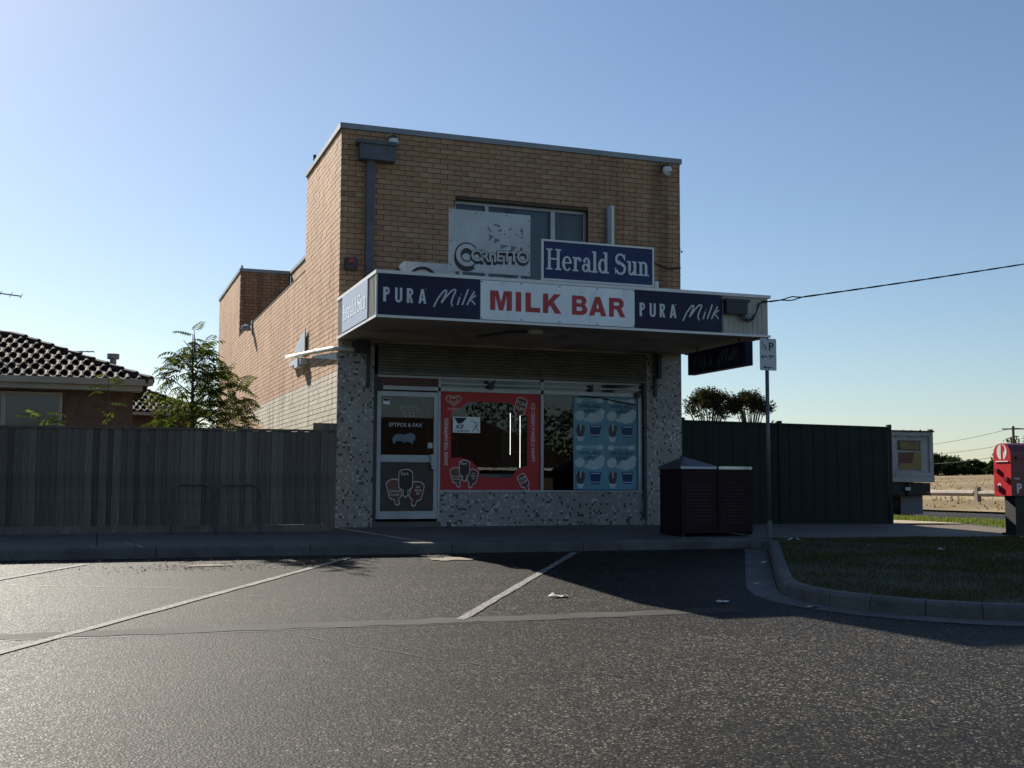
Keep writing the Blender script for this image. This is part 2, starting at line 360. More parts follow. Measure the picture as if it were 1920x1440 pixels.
# kerb line: road on the right hand side of travel
main=[(-36+1.95*k,-2.95) for k in range(22)]
main=[q for q in main if q[0]<5.6]+[(5.72,-2.95)]
bump_=[(5.72,-2.95),(5.86,-3.08),(5.86,-3.22),(4.9,-4.83),(3.95,-6.42),(3.38,-7.4),(3.2,-7.82),(3.14,-8.2),(3.2,-8.58),(3.38,-8.98),(3.7,-9.38),(4.1,-9.68),(4.7,-9.96),(5.6,-10.2),(7.2,-10.36),(9.2,-10.4),(11.2,-10.4),(12.4,-10.36)]
sidek=[(12.4,-10.36),(13.6,-10.05),(14.5,-9.3),(15.1,-8.2),(15.3,-7),(15.3,-4),(15.3,-1),(15.3,2),(15.3,6),(15.3,12),(15.3,30),(15.3,90)]
path=main+bump_[1:]+sidek[1:]
def offs(pts,d):
    out=[]
    for i,q in enumerate(pts):
        a=Vector(pts[max(i-1,0)]); b=Vector(pts[min(i+1,len(pts)-1)]); t=(b-a).normalized(); out.append((q[0]-t.y*d,q[1]+t.x*d))
    return out
kerb=thing('kerb',(0,-2.95,-.3),None,None); kerb['kind']='structure'; 
prof=[(0,-.22),(0.012,-.03),(.03,-.008),(.05,.003),(.155,.003),(.155,-.12)]
lines=[offs(path,d) for d,h in prof]
i=0
while i<len(path)-1:
    step=1 if path[i][0]<5.5 else 3
    j=min(i+step,len(path)-1); mb=MB(); n=len(prof)
    for k in range(i,j+1):
        for (d,h),ln in zip(prof,lines):
            x,y=ln[k]
            if k==i: nx=Vector(lines[0][k+1])-Vector(lines[0][k]); x+=nx.normalized().x*.004; y+=nx.normalized().y*.004
            if k==j: nx=Vector(lines[0][k])-Vector(lines[0][k-1]); x-=nx.normalized().x*.004; y-=nx.normalized().y*.004
            mb.v.append(Vector((x,y,zf(x,y)+h)))
    for k in range(j-i):
        for q in range(n-1): mb.f.append([k*n+q,(k+1)*n+q,(k+1)*n+q+1,k*n+q+1]); mb.a.append(None)
    mb.f.append(list(range(n))); mb.f.append([(j-i)*n+q for q in range(n)][::-1]); mb.a+= [None,None]
    mb.build('kerb_block',mKERB,kerb); i=j
# concrete gutter strip along the bump-out
g0=offs(bump_[2:],-.01); g1=offs(bump_[2:],-.33)
mb=MB()
for a,b in zip(g0,g1): mb.v += [Vector((a[0],a[1],zr(*a)+.006)),Vector((b[0],b[1],zr(*b)+.004))]
for k in range(len(g0)-1): mb.f.append([2*k,2*k+1,2*k+3,2*k+2][::-1]); mb.a.append(None)
o=mb.build('gutter',mKERB); o['kind']='structure'
# verge
inner=offs(bump_,.15)
vpoly=[(5.9,-2.79)]+[q for q in inner[2:]]+[(12.4,-2.79)]
mb=MB(); mb.fill([vpoly],0,Matrix.Identity(4))
for v in mb.v: v.z=zf(v.x,v.y)-.012
o=mb.build('verge',mSOIL); o['kind']='structure'
svg=sheet('kerbside_verge',mSOIL,[12.4,15.16],[-9,-2.8,250],zf,-.01)
def inpoly(x,y,P):
    c=False; j=len(P)-1
    for i in range(len(P)):
        if (P[i][1]>y)!=(P[j][1]>y) and x<(P[j][0]-P[i][0])*(y-P[i][1])/(P[j][1]-P[i][1])+P[i][0]: c=not c
        j=i
    return c
def blades(name,mat,n,gen,h0,h1,wd,label):
    mb=MB(); rd=random.Random(3)
    while n>0:
        x,y,k=gen(rd)
        if x is None: continue
        n-=1; a=rd.uniform(0,6.28); h=rd.uniform(h0,h1)*k; l=rd.uniform(-.5,.5)*h; l2=rd.uniform(-.5,.5)*h; z=zf(x,y)-.012
        dx,dy=math.cos(a)*wd/2,math.sin(a)*wd/2
        b=len(mb.v); mb.v += [Vector((x-dx,y-dy,z)),Vector((x+dx,y+dy,z)),Vector((x+l,y+l2,z+h))]; mb.f.append([b,b+1,b+2]); mb.a.append(None)
    o=mb.build(name,mat); return tag(o,label,'grass',kind='stuff')
def gen1(rd):
    x=rd.uniform(3.2,12.4); y=-10.3+7.5*rd.random()
    if not inpoly(x,y,vpoly): return None,0,0
    k=.5+.5*math.sin(x*2.1+math.sin(y*1.7)*2)*math.sin(y*2.3+x)
    if rd.random()>.4+.6*k: return None,0,0
    return x,y,.6+.7*k
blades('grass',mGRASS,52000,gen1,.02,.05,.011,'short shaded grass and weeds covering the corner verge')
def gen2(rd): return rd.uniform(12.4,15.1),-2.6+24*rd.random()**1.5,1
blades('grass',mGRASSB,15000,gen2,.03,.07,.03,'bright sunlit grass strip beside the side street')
# painted lines and marks on the road
def strip(name,mat,pts,wd,z=.005,parent=None,jit=0.):
    L_=offs(pts,wd/2); R_=offs(pts,-wd/2); mb=MB()
    for a,b in zip(L_,R_):
        for q in (a,b):
            x=q[0]+random.uniform(-jit,jit); y=q[1]+random.uniform(-jit,jit); mb.v.append(Vector((x,y,zr(x,y)+z)))
    for k in range(len(pts)-1): mb.f.append([2*k,2*k+1,2*k+3,2*k+2]); mb.a.append(None)
    return mb.build(name,mat,parent)
def lerp(a,b,n): return [(a[0]+(b[0]-a[0])*i/n,a[1]+(b[1]-a[1])*i/n) for i in range(n+1)]
for a,b in (((-.58,-8.6),(2.77,-3.18)),((-5.3,-11.05),(-.47,-3.34)),((-8.4,-11.1),(-3.68,-3.55))):
    strip('parking_line',mLINE,lerp(a,b,30),.088,.0075,road,.008)
strip('asphalt_seam',mSEAM,lerp((-30,-8.62),(2.2,-8.60),220),.27,.0035,road,.03)
def crack(pts,wd,seed):
    rd=random.Random(seed); q=[]
    for a,b in zip(pts,pts[1:]):
        for i in range(14): t=i/14; q.append((a[0]+(b[0]-a[0])*t+rd.gauss(0,.02),a[1]+(b[1]-a[1])*t+rd.gauss(0,.02)))
    strip('crack',mSTAIN,q,wd,.006,road,.004)
crack([(-30,-8.78),(-8,-8.80),(0,-8.77),(2.3,-8.75)],.010,1); crack([(-2.2,-8.8),(-1.2,-10.4),(.6,-11.8),(1.2,-13.5)],.006,2); crack([(3.1,-8.9),(1.6,-10.2),(1.1,-11.6)],.006,3); crack([(-4.4,-5.4),(-2.9,-5.9),(-1.7,-7.2)],.010,4)
rg=random.Random(17); gm=MB()
for k in range(2600):
    x=rg.uniform(-9,5.4); y=-3.0-abs(rg.gauss(0,.28)); 
    if rg.random()<.25: x=rg.gauss(-2.3,.7); y=-4.1+rg.gauss(0,.22)
    r_=rg.uniform(.006,.02); a=rg.uniform(0,3.1); z=zr(x,y)+.006; dx,dy=r_*math.cos(a),r_*math.sin(a)
    gm.add([(x-dx,y-dy,z),(x+dy*.5,y-dx*.5,z+rg.uniform(0,.01)),(x+dx,y+dy,z+.002),(x-dy*.5,y+dx*.5,z)],[(0,1,2,3)])
tag(gm.build('leaf_litter',M('dead_leaf_litter',(.07,.05,.032),.9,.4,20.)),'dry leaf litter and grit scattered along the kerb','litter',kind='stuff')
def blob(name,mat,c,rx,ry,z,seed,par,n=26):
    rd=random.Random(seed); vs=[]
    for k in range(n):
        t=2*math.pi*k/n; q=rd.uniform(.65,1.15); x=c[0]+rx*q*math.cos(t); y=c[1]+ry*q*math.sin(t); vs.append((x,y,zr(x,y)+z))
    vs.append((c[0],c[1],zr(*c)+z)); return MB().add(vs,[(k,(k+1)%n,n) for k in range(n)]).build(name,mat,par)
blob('sandy_patch',mSAND,(.82,-3.72),.36,.2,.010,1,road); blob('sandy_patch',mSAND,(-2.3,-3.95),.26,.11,.010,2,road)


# ================================================================== SHOP BUILDING
W=6.154; ZT=6.45
shop=thing('shop_building',(3.08,9.7,0),'two storey tan brick milk bar with flat parapet and tiled shopfront','building')
WIN=(1.94,4.36,3.9,5.45)
core=MB()
core.box(.012,.012,2.9,1.94,.25,ZT); core.box(4.36,.012,2.9,W,.25,ZT); core.box(1.94,.012,5.45,4.36,.25,ZT); core.box(1.94,.012,2.9,4.36,.25,3.9)
fwall=core.build('front_wall',mMORT,shop)
core=MB()
core.box(.012,.251,0,.25,3.27,ZT); core.box(.012,3.271,0,.25,13.82,4.66); core.box(.012,13.84,0,.25,19.5,ZT)
core.box(.251,13.842,4.5,1.36,14.05,ZT); core.box(1.372,3.05,4.3,1.6,13.84,ZT); core.box(.251,3.05,4.3,1.37,3.26,ZT)
swall=core.build('side_wall',mMORT,shop)
core=MB(); core.box(W-.25,.251,0,W,19.5,ZT); core.box(.251,19.25,0,W-.251,19.5,ZT); core.box(1.601,.26,6.1,W-.26,19.2,6.2); core.box(.26,3.3,4.2,1.36,13.8,4.3); core.box(.26,.26,6.1,1.58,3.04,6.2)
core.build('rear_wall',mHBRICK,shop)
MB().box(6.17,4.3,-.1,8.15,19,6.2).build('unseen_shade_wing',mHBRICK,shop); MB().box(6.16,4.27,6.2,8.18,19.03,6.28).build('shade_wing_capping',mFLASH,shop)  # unseen wing, added so that its shadow darkens the right-hand verge
rb=random.Random(11)
def tone(yv=None,zv=None,side=False):
    base=[(.438,.258,.148),(.442,.272,.158),(.424,.248,.141),(.447,.281,.168),(.419,.246,.15),(.433,.254,.15)][rb.randrange(6)]
    k=rb.uniform(.93,1.07)
    if rb.random()<.025: k*=.8
    c=[q*k for q in base]
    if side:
        c=[min(.8,c[0]*1.26),min(.8,c[1]*1.3),min(.8,c[2]*1.3)]  # side wall bricks coloured lighter to paint in their sunlit look
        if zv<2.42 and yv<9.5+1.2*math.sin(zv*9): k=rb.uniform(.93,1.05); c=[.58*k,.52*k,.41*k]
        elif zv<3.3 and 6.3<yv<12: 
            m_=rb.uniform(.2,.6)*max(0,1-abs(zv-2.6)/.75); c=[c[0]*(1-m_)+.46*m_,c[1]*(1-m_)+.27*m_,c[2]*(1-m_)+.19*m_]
    return tuple(c)
def rows(u0,u1,shift):
    out=[]; u=u0
    if shift: out.append((u,min(u+.11,u1))); u+=.12
    while u<u1-.03: out.append((u,min(u+.23,u1))); u+=.24
    return out
fbr=[]
K=74
for k in range(K):
    z1=ZT-k*.086-.005; z0=z1-.076
    if z0<3.0: break
    for a,b in rows(0 if k%2==0 else .12,W,False):
        segs=[(a,b)]
        if z1>WIN[2]+.02 and z0<WIN[3]-.02:
            segs=[]
            if a<WIN[0]-.01: segs.append((a,min(b,WIN[0])))
            if b>WIN[1]+.01: segs.append((max(a,WIN[1]),b))
        for q in segs:
            if q[1]-q[0]>.03: fbr.append((q[0],q[1],z0,z1))
full=[q for q in fbr if q[1]-q[0]>.228 and q[0]>.01 and q[2]>4.12 and not (q[2]<4.7 and 1.3<q[0]<4.8)]
full.sort(key=lambda q:(Vector(((q[0]+q[1])/2,0,q[2]))-CAM).length)
single=set(full[:300])
variants=[]
for i in range(14):
    mb=MB(); mb.cur=tone(); mb.box(-.115,0,-.038,.115,.05,.038,'k')
    me=bpy.data.meshes.new('brick'); me.from_pydata([tuple(v) for v in mb.v],[],mb.f); at=me.attributes.new('tone','FLOAT_COLOR','FACE')
    at.data.foreach_set('color',[c for f in mb.f for c in (*mb.cur,1.)]); me.materials.append(mBRICK); variants.append(me)
rest=MB(); fo=ORG[fwall.name]
for q in fbr:
    jy=rb.uniform(-.002,.002)
    if q in single:
        o=bpy.data.objects.new('brick',variants[rb.randrange(14)]); o.parent=fwall; o.location=Vector(((q[0]+q[1])/2,jy,(q[2]+q[3])/2))-fo; col.objects.link(o)
    else: rest.cur=tone(); rest.box(q[0],jy,q[2],q[1],.105 if q[0]<.01 else .05,q[3],'k')
o=rest.build('brickwork',mBRICK,fwall); o['kind']='stuff'
side=MB()
for k in range(K):
    z1=ZT-k*.086-.005; z0=z1-.076
    if z0<.02: break
    start=.11 if k%2==0 else 0.
    if z0<3.0: start=.037+(.12 if k%2 else 0)
    parts=[(start,3.27)] if z1>4.68 else [(start,19.5)]
    if z1>4.68: parts.append((13.83+(.11 if k%2==0 else 0),19.5))
    for p0,p1 in parts:
        if z0<3.0 and k%2: 
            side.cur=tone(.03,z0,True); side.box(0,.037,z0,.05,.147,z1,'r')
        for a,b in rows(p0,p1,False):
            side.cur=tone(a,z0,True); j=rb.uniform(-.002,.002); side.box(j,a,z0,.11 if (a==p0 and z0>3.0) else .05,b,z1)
    if z1>4.68:
        for a,b in rows(0 if k%2==0 else .12,1.35,False): side.cur=tone(); side.box(a,13.83,z0,b,13.88,z1,'k')
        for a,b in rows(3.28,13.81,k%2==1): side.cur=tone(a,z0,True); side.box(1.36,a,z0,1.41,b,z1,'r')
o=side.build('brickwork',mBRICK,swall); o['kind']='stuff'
cap=MB(); cap.box(-.03,-.03,ZT,W+.03,.28,ZT+.09); cap.box(-.03,.281,ZT,.28,3.3,ZT+.09); cap.box(.281,3.03,ZT,1.6,3.3,ZT+.088)
cap.box(1.33,3.301,ZT,1.62,13.8,ZT+.09); cap.box(-.03,13.801,ZT,1.62,14.08,ZT+.09); cap.box(-.03,14.081,ZT,.28,19.53,ZT+.09); cap.box(W-.28,.281,ZT,W+.03,19.5,ZT+.088)
cap.build('parapet_capping',mFLASH,shop)
MB().box(.0,3.31,4.665,.26,13.8,4.682).build('terrace_capping',mCONC,shop)
MB().tube([(.1,3.05,6.5),(.1,3.05,6.83)],.03,8).build('vent_pipe',mBLACK,shop)
MB().tube([(.1,14.4,6.5),(.1,14.4,6.72)],.03,8).lathe([(.09,0),(.12,.07),(.07,.14),(0,.16)],(.12,18.7,6.53),12).build('roof_vent',mFLASH,shop)
# rainwater head + downpipe (front, left)
rh=MB().box(.27,-.2,5.93,.86,-.001,6.18).box(.22,-.23,6.181,.88,-.001,6.24).build('rainwater_head',mRAIN,shop)
MB().box(.40,-.13,3.4,.53,-.04,5.929).build('downpipe',mRAIN,shop)
MB().box(4.67,-.13,3.4,4.745,-.03,5.52).build('conduit_duct',mFLASH,shop); MB().box(4.746,-.1,3.4,4.81,-.03,5.55).build('conduit_duct',mOFFW,shop)
MB().tube([(4.9,-.02,4.72),(5.2,-.015,4.66),(5.6,-.015,4.62),(5.9,-.015,4.52),(6.15,-.012,4.55)],.012,6).build('wall_cable',mCABLE,shop)
MB().tube([(.80,-.015,6.5),(.82,-.02,6.4),(.82,-.03,6.33)],.006,5).build('wall_cable',mOFFW,shop)
# upper window
win=MB()
x0,x1,z0,z1=WIN
yf=.12
win.box(x0,yf,z1-.05,x1,yf+.05,z1).box(x0,yf,z0,x1,yf+.05,z0+.05).box(x0,yf+.001,z0+.05,x0+.045,yf+.049,z1-.05).box(x1-.045,yf+.001,z0+.05,x1,yf+.049,z1-.05)
win.box(2.50,yf-.01,z0+.05,2.56,yf+.045,z1-.05).box(3.70,yf-.01,z0+.05,3.78,yf+.045,z1-.05)
uw=win.build('window',mALU,shop)
for a,b in ((x0+.045,2.50),(2.56,3.70),(3.78,x1-.045)): box('pane',mWGLASS,uw,a,yf+.02,z0+.05,b,yf+.026,z1-.05)
cu=MB(); n=120
for a,b,y in ((x0,2.9,.24),(3.05,3.66,.2),(3.8,x1,.26)):
    m_=int((b-a)/.02); vs=[]
    for i in range(m_+1):
        xx=a+(b-a)*i/m_; yy=y+.025*math.sin(xx*48)+.012*math.sin(xx*113); vs += [(xx,yy,3.9),(xx,yy,5.42)]
    cu.add(vs,[(2*i,2*i+2,2*i+3,2*i+1) for i in range(m_)])
cu.build('curtain',mCURT,uw,smooth=True)
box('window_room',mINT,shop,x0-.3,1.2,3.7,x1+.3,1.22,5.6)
box('lintel',mDKGREY,shop,x0-.0,.014,z1+.0005,x1,.10,z1+.012)
# ground floor front
pl=box('tiled_pier',mTILE,shop,0,0,-.05,.598,.036,3.0); prt=box('tiled_pier',mTILE,shop,5.47,0,-.05,W,.036,3.0)
box('pier_return',mTILE,shop,.36,.037,-.05,.598,.3,3.0); box('pier_return',mTILE,shop,5.47,.037,-.05,W-.26,.3,3.0)
box('stall_riser',mTILE,shop,1.735,.05,-.05,5.468,.2,.555)
box('door_step',mCONC,shop,.60,-.02,-.05,1.733,.3,.075)
al=MB()
for a in ((.60,.02,.075,.655,.14,2.46),(1.695,.06,.075,1.735,.14,2.46),(1.736,.03,.556,5.40,.16,.588),(3.508,.06,.589,3.556,.14,2.28),(.656,.06,2.215,5.40,.14,2.28),(5.33,.05,.589,5.40,.15,2.214),(3.50,.07,2.281,3.56,.13,2.46),(.656,.07,2.42,5.40,.13,2.459),(1.736,.05,2.33,5.40,.11,2.352)):
    al.box(*a)
sf=al.build('shopfront_frame',mALU,shop)
box('transom_panel',mBERRY,sf,.657,.085,2.281,1.694,.095,2.419); box('transom_pane',mDGLASS,sf,1.737,.09,2.281,3.499,.096,2.419); box('transom_pane',mDGLASS,sf,3.561,.09,2.281,5.399,.096,2.419)
MB().text('Welcome Milk Bar',.085,FR(.92,.083,2.325),.002).build('transom_lettering',mTOFF,sf)
for xx,zz in ((.70,2.25),(2.6,2.315),(5.31,2.25)):
    f=MB().disc((xx,.06,zz),(0,-1,0),.055,.05,16).build('shutter_roller',mDKGREY,sf); MB().disc((xx,.009,zz),(0,-1,0),.03,.012,12).build('roller_hub',mBLACK,f)
MB().beam((2.52,.04,2.41),(2.6,.04,2.33),.03,.03).beam((2.68,.04,2.41),(2.6,.04,2.33),.03,.03).build('roller_bracket',mDKGREY,sf)
MB().beam((4.43,.02,2.28),(4.43,.02,2.4),.05,.04).build('roller_bracket',mDKGREY,sf)
sh=MB().box(.66,.0,2.46,5.465,.05,2.505).build('roller_shutter',mSHUT,shop)
for k in range(9):
    z=2.507+k*.05; mb=MB(); n=5
    vs=[]
    for i in range(n+1):
        t=i/n; yy=.012-.016*math.sin(math.pi*t); vs += [(.66,yy,z+.048*t),(5.465,yy,z+.048*t)]
    mb.add(vs,[(2*i,2*i+1,2*i+3,2*i+2) for i in range(n)]).build('slat',mSHUT,sh)
for xx in (.602,5.41): box('shutter_guide',mDKGREY,shop,xx,-.012,.08,xx+.05,.019,2.459)
box('shutter_hood',mSOFF,shop,.598,-.005,2.96,5.469,.3,3.0)
for xx in (.47,5.60): box('wall_bracket',mDKGREY,shop,xx,-.05,2.22,xx+.05,-.001,2.98)
box('awning_knee',mDKGREY,shop,.25,-.10,2.78,.46,-.001,2.975); box('awning_knee',mDKGREY,shop,5.655,-.09,2.55,5.72,-.001,2.975)
# graffiti on right pier and pale patches
g=MB(); g.tube([(5.66+.07*math.cos(t),-.004,2.12+.09*math.sin(t)) for t in [R(40+20*i) for i in range(14)]],.012,5).tube([(5.76,-.004,2.05),(5.83,-.004,2.2),(5.9,-.004,2.06),(5.95,-.004,2.17)],.011,5).tube([(5.62,-.004,2.27),(5.9,-.004,2.26)],.01,5)
g.build('graffiti_tag',mPALEB,shop)
# interior behind the glass
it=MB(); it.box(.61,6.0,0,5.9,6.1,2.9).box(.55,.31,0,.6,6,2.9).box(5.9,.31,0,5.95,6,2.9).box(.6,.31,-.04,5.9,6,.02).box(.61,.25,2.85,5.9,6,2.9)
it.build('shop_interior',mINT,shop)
# door
dr=MB(); y0,y1=.07,.11
for a in ((.657,y0,.12,.735,y1,2.19),(1.625,y0,.12,1.692,y1,2.19),(.736,y0,.12,1.624,y1,.245),(.736,y0,1.04,1.624,y1,1.155),(.736,y0,2.11,1.624,y1,2.19)): dr.box(*a)
door=dr.build('door',mALU,shop)
box('pane',mWGLASS,door,.736,.09,1.156,1.624,.096,2.109); box('kick_panel',mBROWN,door,.736,.088,.246,1.624,.098,1.039)
MB().box(1.56,.02,1.0,1.66,.069,1.165).box(1.575,.005,.93,1.655,.019,1.12).build('lock_box',mALU,door)
MB().tube([(.67,.03,.8),(.63,.0,.78),(.63,.0,.95),(.67,.03,.97)],.012,6).build('hinge',mALU,door)
# ---- printed films on door and windows
film=.066
def popsicle(par,cx,cz,s,rot,body,rim,y,nm='ice_cream_print',stick=True):
    def loop(grow):
        g=grow; w=.115+g; h=.17+g
        pts=[(-w,-h+.05),(-w,h-.07)]+[(-w*math.cos(R(180*i/10)) ,h-.07+.07*math.sin(R(180*i/10))+g*.2) for i in range(1,10)]+[(w,h-.07),(w,-h+.05),(w-.05,-h)]
        pts+= [(.035+g,-h),(.035+g,-h-.09),(0,-h-.115-g),(-.035-g,-h-.09),(-.035-g,-h)] if stick else []
        pts+=[(-w+.05,-h)]
        c,s_=math.cos(R(rot)),math.sin(R(rot)); return [((p[0]*c-p[1]*s_)*s,(p[0]*s_+p[1]*c)*s) for p in pts]
    MB().fill([loop(.012/s*1.0)],.002,FR(cx,y,cz)).build(nm+'_outline',rim,par)
    return MB().fill([loop(0)],.002,FR(cx,y-.0022,cz)).build(nm,body,par)
def trio(par,cx,cz,s,y):
    popsicle(par,cx-.2*s,cz-.02*s,s*.95,14,mTOFF,mPINK,y); popsicle(par,cx+.2*s,cz-.05*s,s*.9,-14,mBERRY,mPINK,y-.005)
    p=popsicle(par,cx,cz+.14*s,s,0,mCHOC,mPINK,y-.010)
    for tx,sz,a,b in (('Dark',.07,-.02,.22),('Caramel\nCrunch',.06,-.2,-.07),('the\nBerry\nBar',.055,.22,0)): MB().text(tx,sz*s,FR(cx+a*s,y-.0155,cz+b*s),.001,.001,'CENTER').build('ice_cream_lettering',mPINK,par)
trio(door,1.16,.62,.95,.086)
MB().text('EFTPOS & FAX',.088,FR(1.15,.0885,1.615),.001,.0012,'CENTER').build('door_lettering',mSIGNF,door)
MB().text('Opening Hours\nMon - Fri  7 - 9\nSat  8 - 9\nSun  8 - 8',.05,FR(1.2,.0885,1.93),.001,0,'CENTER').build('door_lettering',mSIGNF,door)
box('sticker',mWHITE,door,.77,.0875,1.975,.88,.089,2.07); MB().box(.775,.0865,2.03,.875,.0872,2.065).build('sticker_print',mNAVY,door)
box('sticker',mSIGNF,door,1.53,.0875,1.27,1.61,.089,1.36)
MB().fill([[(.94,1.36),(.93,1.42),(.98,1.49),(1.06,1.50),(1.12,1.48),(1.17,1.50),(1.25,1.52),(1.31,1.48),(1.32,1.42),(1.28,1.37),(1.27,1.32),(1.24,1.36),(1.14,1.37),(1.12,1.34),(1.10,1.38),(.99,1.38),(.97,1.33)]],.001,FR(0,.0882,0)).build('sticker_print',M('dull_blue_sticker',(.13,.18,.22),.5,.35,9.),door)
pane1=box('shop_pane',mWGLASS,sf,1.736,.095,.589,3.507,.101,2.214); pane2=box('shop_pane',mWGLASS,sf,3.557,.095,.589,5.329,.101,2.214)
# red window film with a clear middle
outer=[(1.745,.592),(3.50,.592),(3.50,2.212),(1.745,2.212)]
inner=[(1.93,1.12),(1.93,1.87),(1.98,1.89),(2.06,1.93),(2.14,1.99),(2.22,2.05),(2.28,2.06),(2.96,2.045),(3.02,2.02),(3.08,1.93),(3.14,1.86),(3.27,1.84),(3.27,.99),(3.12,.96),(3.04,.87),(2.97,.79),(2.45,.81),(2.40,.95),(2.3,1.06),(2.12,1.12)]
film1=MB().fill([outer,inner],.002,FR(0,.0925,0)).build('window_film',mRED,pane1)
trio(pane1,2.16,.85,.72,.0905)
def stickprint(par,cx,cz,s,rot,y):
    popsicle(par,cx,cz,s,rot,mBERRY,mPINK,y)
    MB().text('YUM\nYUM',.11*s,FR(cx,y-.004,cz+.02)@Matrix.Rotation(R(rot),4,'Z'),.001,.002,'CENTER').build('ice_cream_lettering',mPINK,par)
stickprint(pane1,3.15,2.0,.80,-18,.0905); stickprint(pane1,3.2,.75,.62,28,.0905)
MB().text('SHARE THE HAPPINESS',.092,FR(1.875,.0905,.99)@Matrix.Rotation(R(90),4,'Z'),.001,.0022,sx=.83).text('ICE CREAM MAKES U HAPPY',.092,FR(3.345,.0905,2.06)@Matrix.Rotation(R(-90),4,'Z'),.001,.0022,sx=.86).text('STREETS',.055,FR(1.965,.0905,1.905),.001,.001,'CENTER').build('film_lettering',mPINK,pane1)
h=MB()
for s,r_ in ((1,.010),(.55,.010)):
    pts=[]
    for i in range(41):
        t=2*math.pi*i/40; x=16*math.sin(t)**3; y=13*math.cos(t)-5*math.cos(2*t)-2*math.cos(3*t)-math.cos(4*t); pts.append((1.965+x*.0082*s,.0905,2.075+y*.006*s))
    h.tube(pts,r_,5)
h.build('heart_emblem',mPINK,pane1)
pp=box('ice_notice',mWHITE,pane1,1.955,.0895,1.535,2.43,.0912,1.80)
MB().fill([[(1.975,1.785),(2.2,1.785),(2.12,1.70),(2.05,1.68),(2.02,1.72)]],.001,FR(0,.0885,0)).text('ICE',.09,FR(2.0,.0885,1.605),.001,.003,shear=.35).text('AVAILABLE NOW',.032,FR(1.99,.0885,1.555),.001,.001).build('notice_print',mNAVY,pp)
MB().tube([(2.27,.0885,1.735),(2.33,.0885,1.72),(2.36,.0885,1.66),(2.30,.0885,1.56)],.006,4).tube([(2.36,.0885,1.66),(2.40,.0885,1.56)],.006,4).tube([(2.33,.0885,1.72),(2.40,.0885,1.70),(2.37,.0885,1.66)],.005,4).build('notice_figure',mNAVY,pp)
# blue poster of four panels in the right window
po=box('blue_poster',mPOST,pane2,4.115,.0865,.60,5.325,.0885,2.21)
for ix in (0,1):
    for iz in (0,1):
        X=4.115+ix*.605; Z=.60+iz*.81; pd,pb,pc=MB(),MB(),MB()
        for (a,b,rx,rz) in ((.1,.72,.06,.05),(.5,.73,.07,.045),(.12,.46,.095,.09),(.42,.44,.15,.10),(.53,.53,.06,.06),(.36,.40,.16,.06)):
            rd=random.Random(int(a*100+b*10)); pts=[(X+a+rx*math.cos(t)*rd.uniform(.85,1.12),Z+b+rz*math.sin(t)*rd.uniform(.85,1.12)) for t in [2*math.pi*i/14 for i in range(14)]]
            MB().fill([pts],.0006+.0004*((a*37+b*91)%1),FR(0,.0860,0)).build('poster_cloud',mPOSTW,po)
        MB().fill([[(X+.06,Z+.1),(X+.2,Z+.1),(X+.17,Z+.02),(X+.09,Z+.02)]],.0006,FR(0,.086,0)).build('poster_splash',mPOSTW,po)
        pd.text('AVAILABLE\nHERE!',.088,FR(X+.31,.0850,Z+.60),.0006,.003,'CENTER',sx=.95)
        MB().text("ICE CREAM",.055,FR(X+.3,.0846,Z+.715),.0006,.002,'CENTER').build('poster_lettering',mPOSTW,po)
        pb.fill([[(X+.05,Z+.22),(X+.08,Z+.3),(X+.12,Z+.33),(X+.17,Z+.31),(X+.22,Z+.27),(X+.2,Z+.16),(X+.17,Z+.10),(X+.1,Z+.10),(X+.06,Z+.15)]],.0006,FR(0,.0850,0))
        MB().fill([[(X+.12,Z+.32),(X+.15,Z+.32),(X+.14,Z+.2),(X+.125,Z+.2)]],.0006,FR(0,.0842,0)).build('poster_blaze',mPOSTW,po)
        pc.fill([[(X+.30,Z+.3),(X+.52,Z+.3),(X+.49,Z+.1),(X+.33,Z+.1)]],.0006,FR(0,.0850,0))
        for zz in (.27,.12): box('poster_tub_band',mPOSTW,po,X+.32,.0838,Z+zz,X+.50,.0842,Z+zz+.015)
        pd.build('poster_lettering',mPOSTD,po); pb.build('poster_animal_print',mCOWB,po); pc.build('poster_tub_print',mBLUE,po)
MB().tube([(4.2,.08,2.205),(4.6,.075,2.19),(5.0,.07,2.12),(5.28,.07,2.085)],.012,5).build('poster_fold',mDKGREY,po)
# fridge with lit tubes and shelf inside
fr=thing('drinks_fridge',(3.6,1.95,.02),'drinks fridge with lit white tubes seen through the red framed window','fridge')
MB().box(3.35,1.65,.02,3.42,2.3,2.1).box(3.42,2.25,.02,3.98,2.3,2.1).box(3.98,1.65,.02,4.05,2.3,2.1).box(3.42,1.65,1.95,3.98,2.24,2.1).box(3.42,1.65,.02,3.98,2.24,.3).build('cabinet',mDKGREY,fr)
for xx,a,b in ((3.51,1.22,1.98),(3.70,.98,2.02)): MB().tube([(xx,1.62,a),(xx,1.62,b)],.0045,6).build('light_tube',mLED,fr)
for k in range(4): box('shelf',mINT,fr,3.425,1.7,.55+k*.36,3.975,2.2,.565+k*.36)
box('price_tag',mYEL,fr,3.54,1.58,2.0,3.66,1.6,2.17)
cs=thing('display_shelf',(2.3,1.2,.02),'dark shelf rack behind the left shop window','shelf')
for k in range(5): box('shelf',mINT,cs,1.8,1.0,.4+k*.35,2.3,1.4,.42+k*.35)
box('side_panel',mINT,cs,1.76,1.0,.02,1.795,1.4,2.1); box('side_panel',mINT,cs,2.305,1.0,.02,2.34,1.4,2.1)
cf=box('ice_chest',mSIGNF,None,2.35,.5,.021,3.25,1.1,.86); tag(cf,'pale chest freezer standing behind the red framed window','freezer')

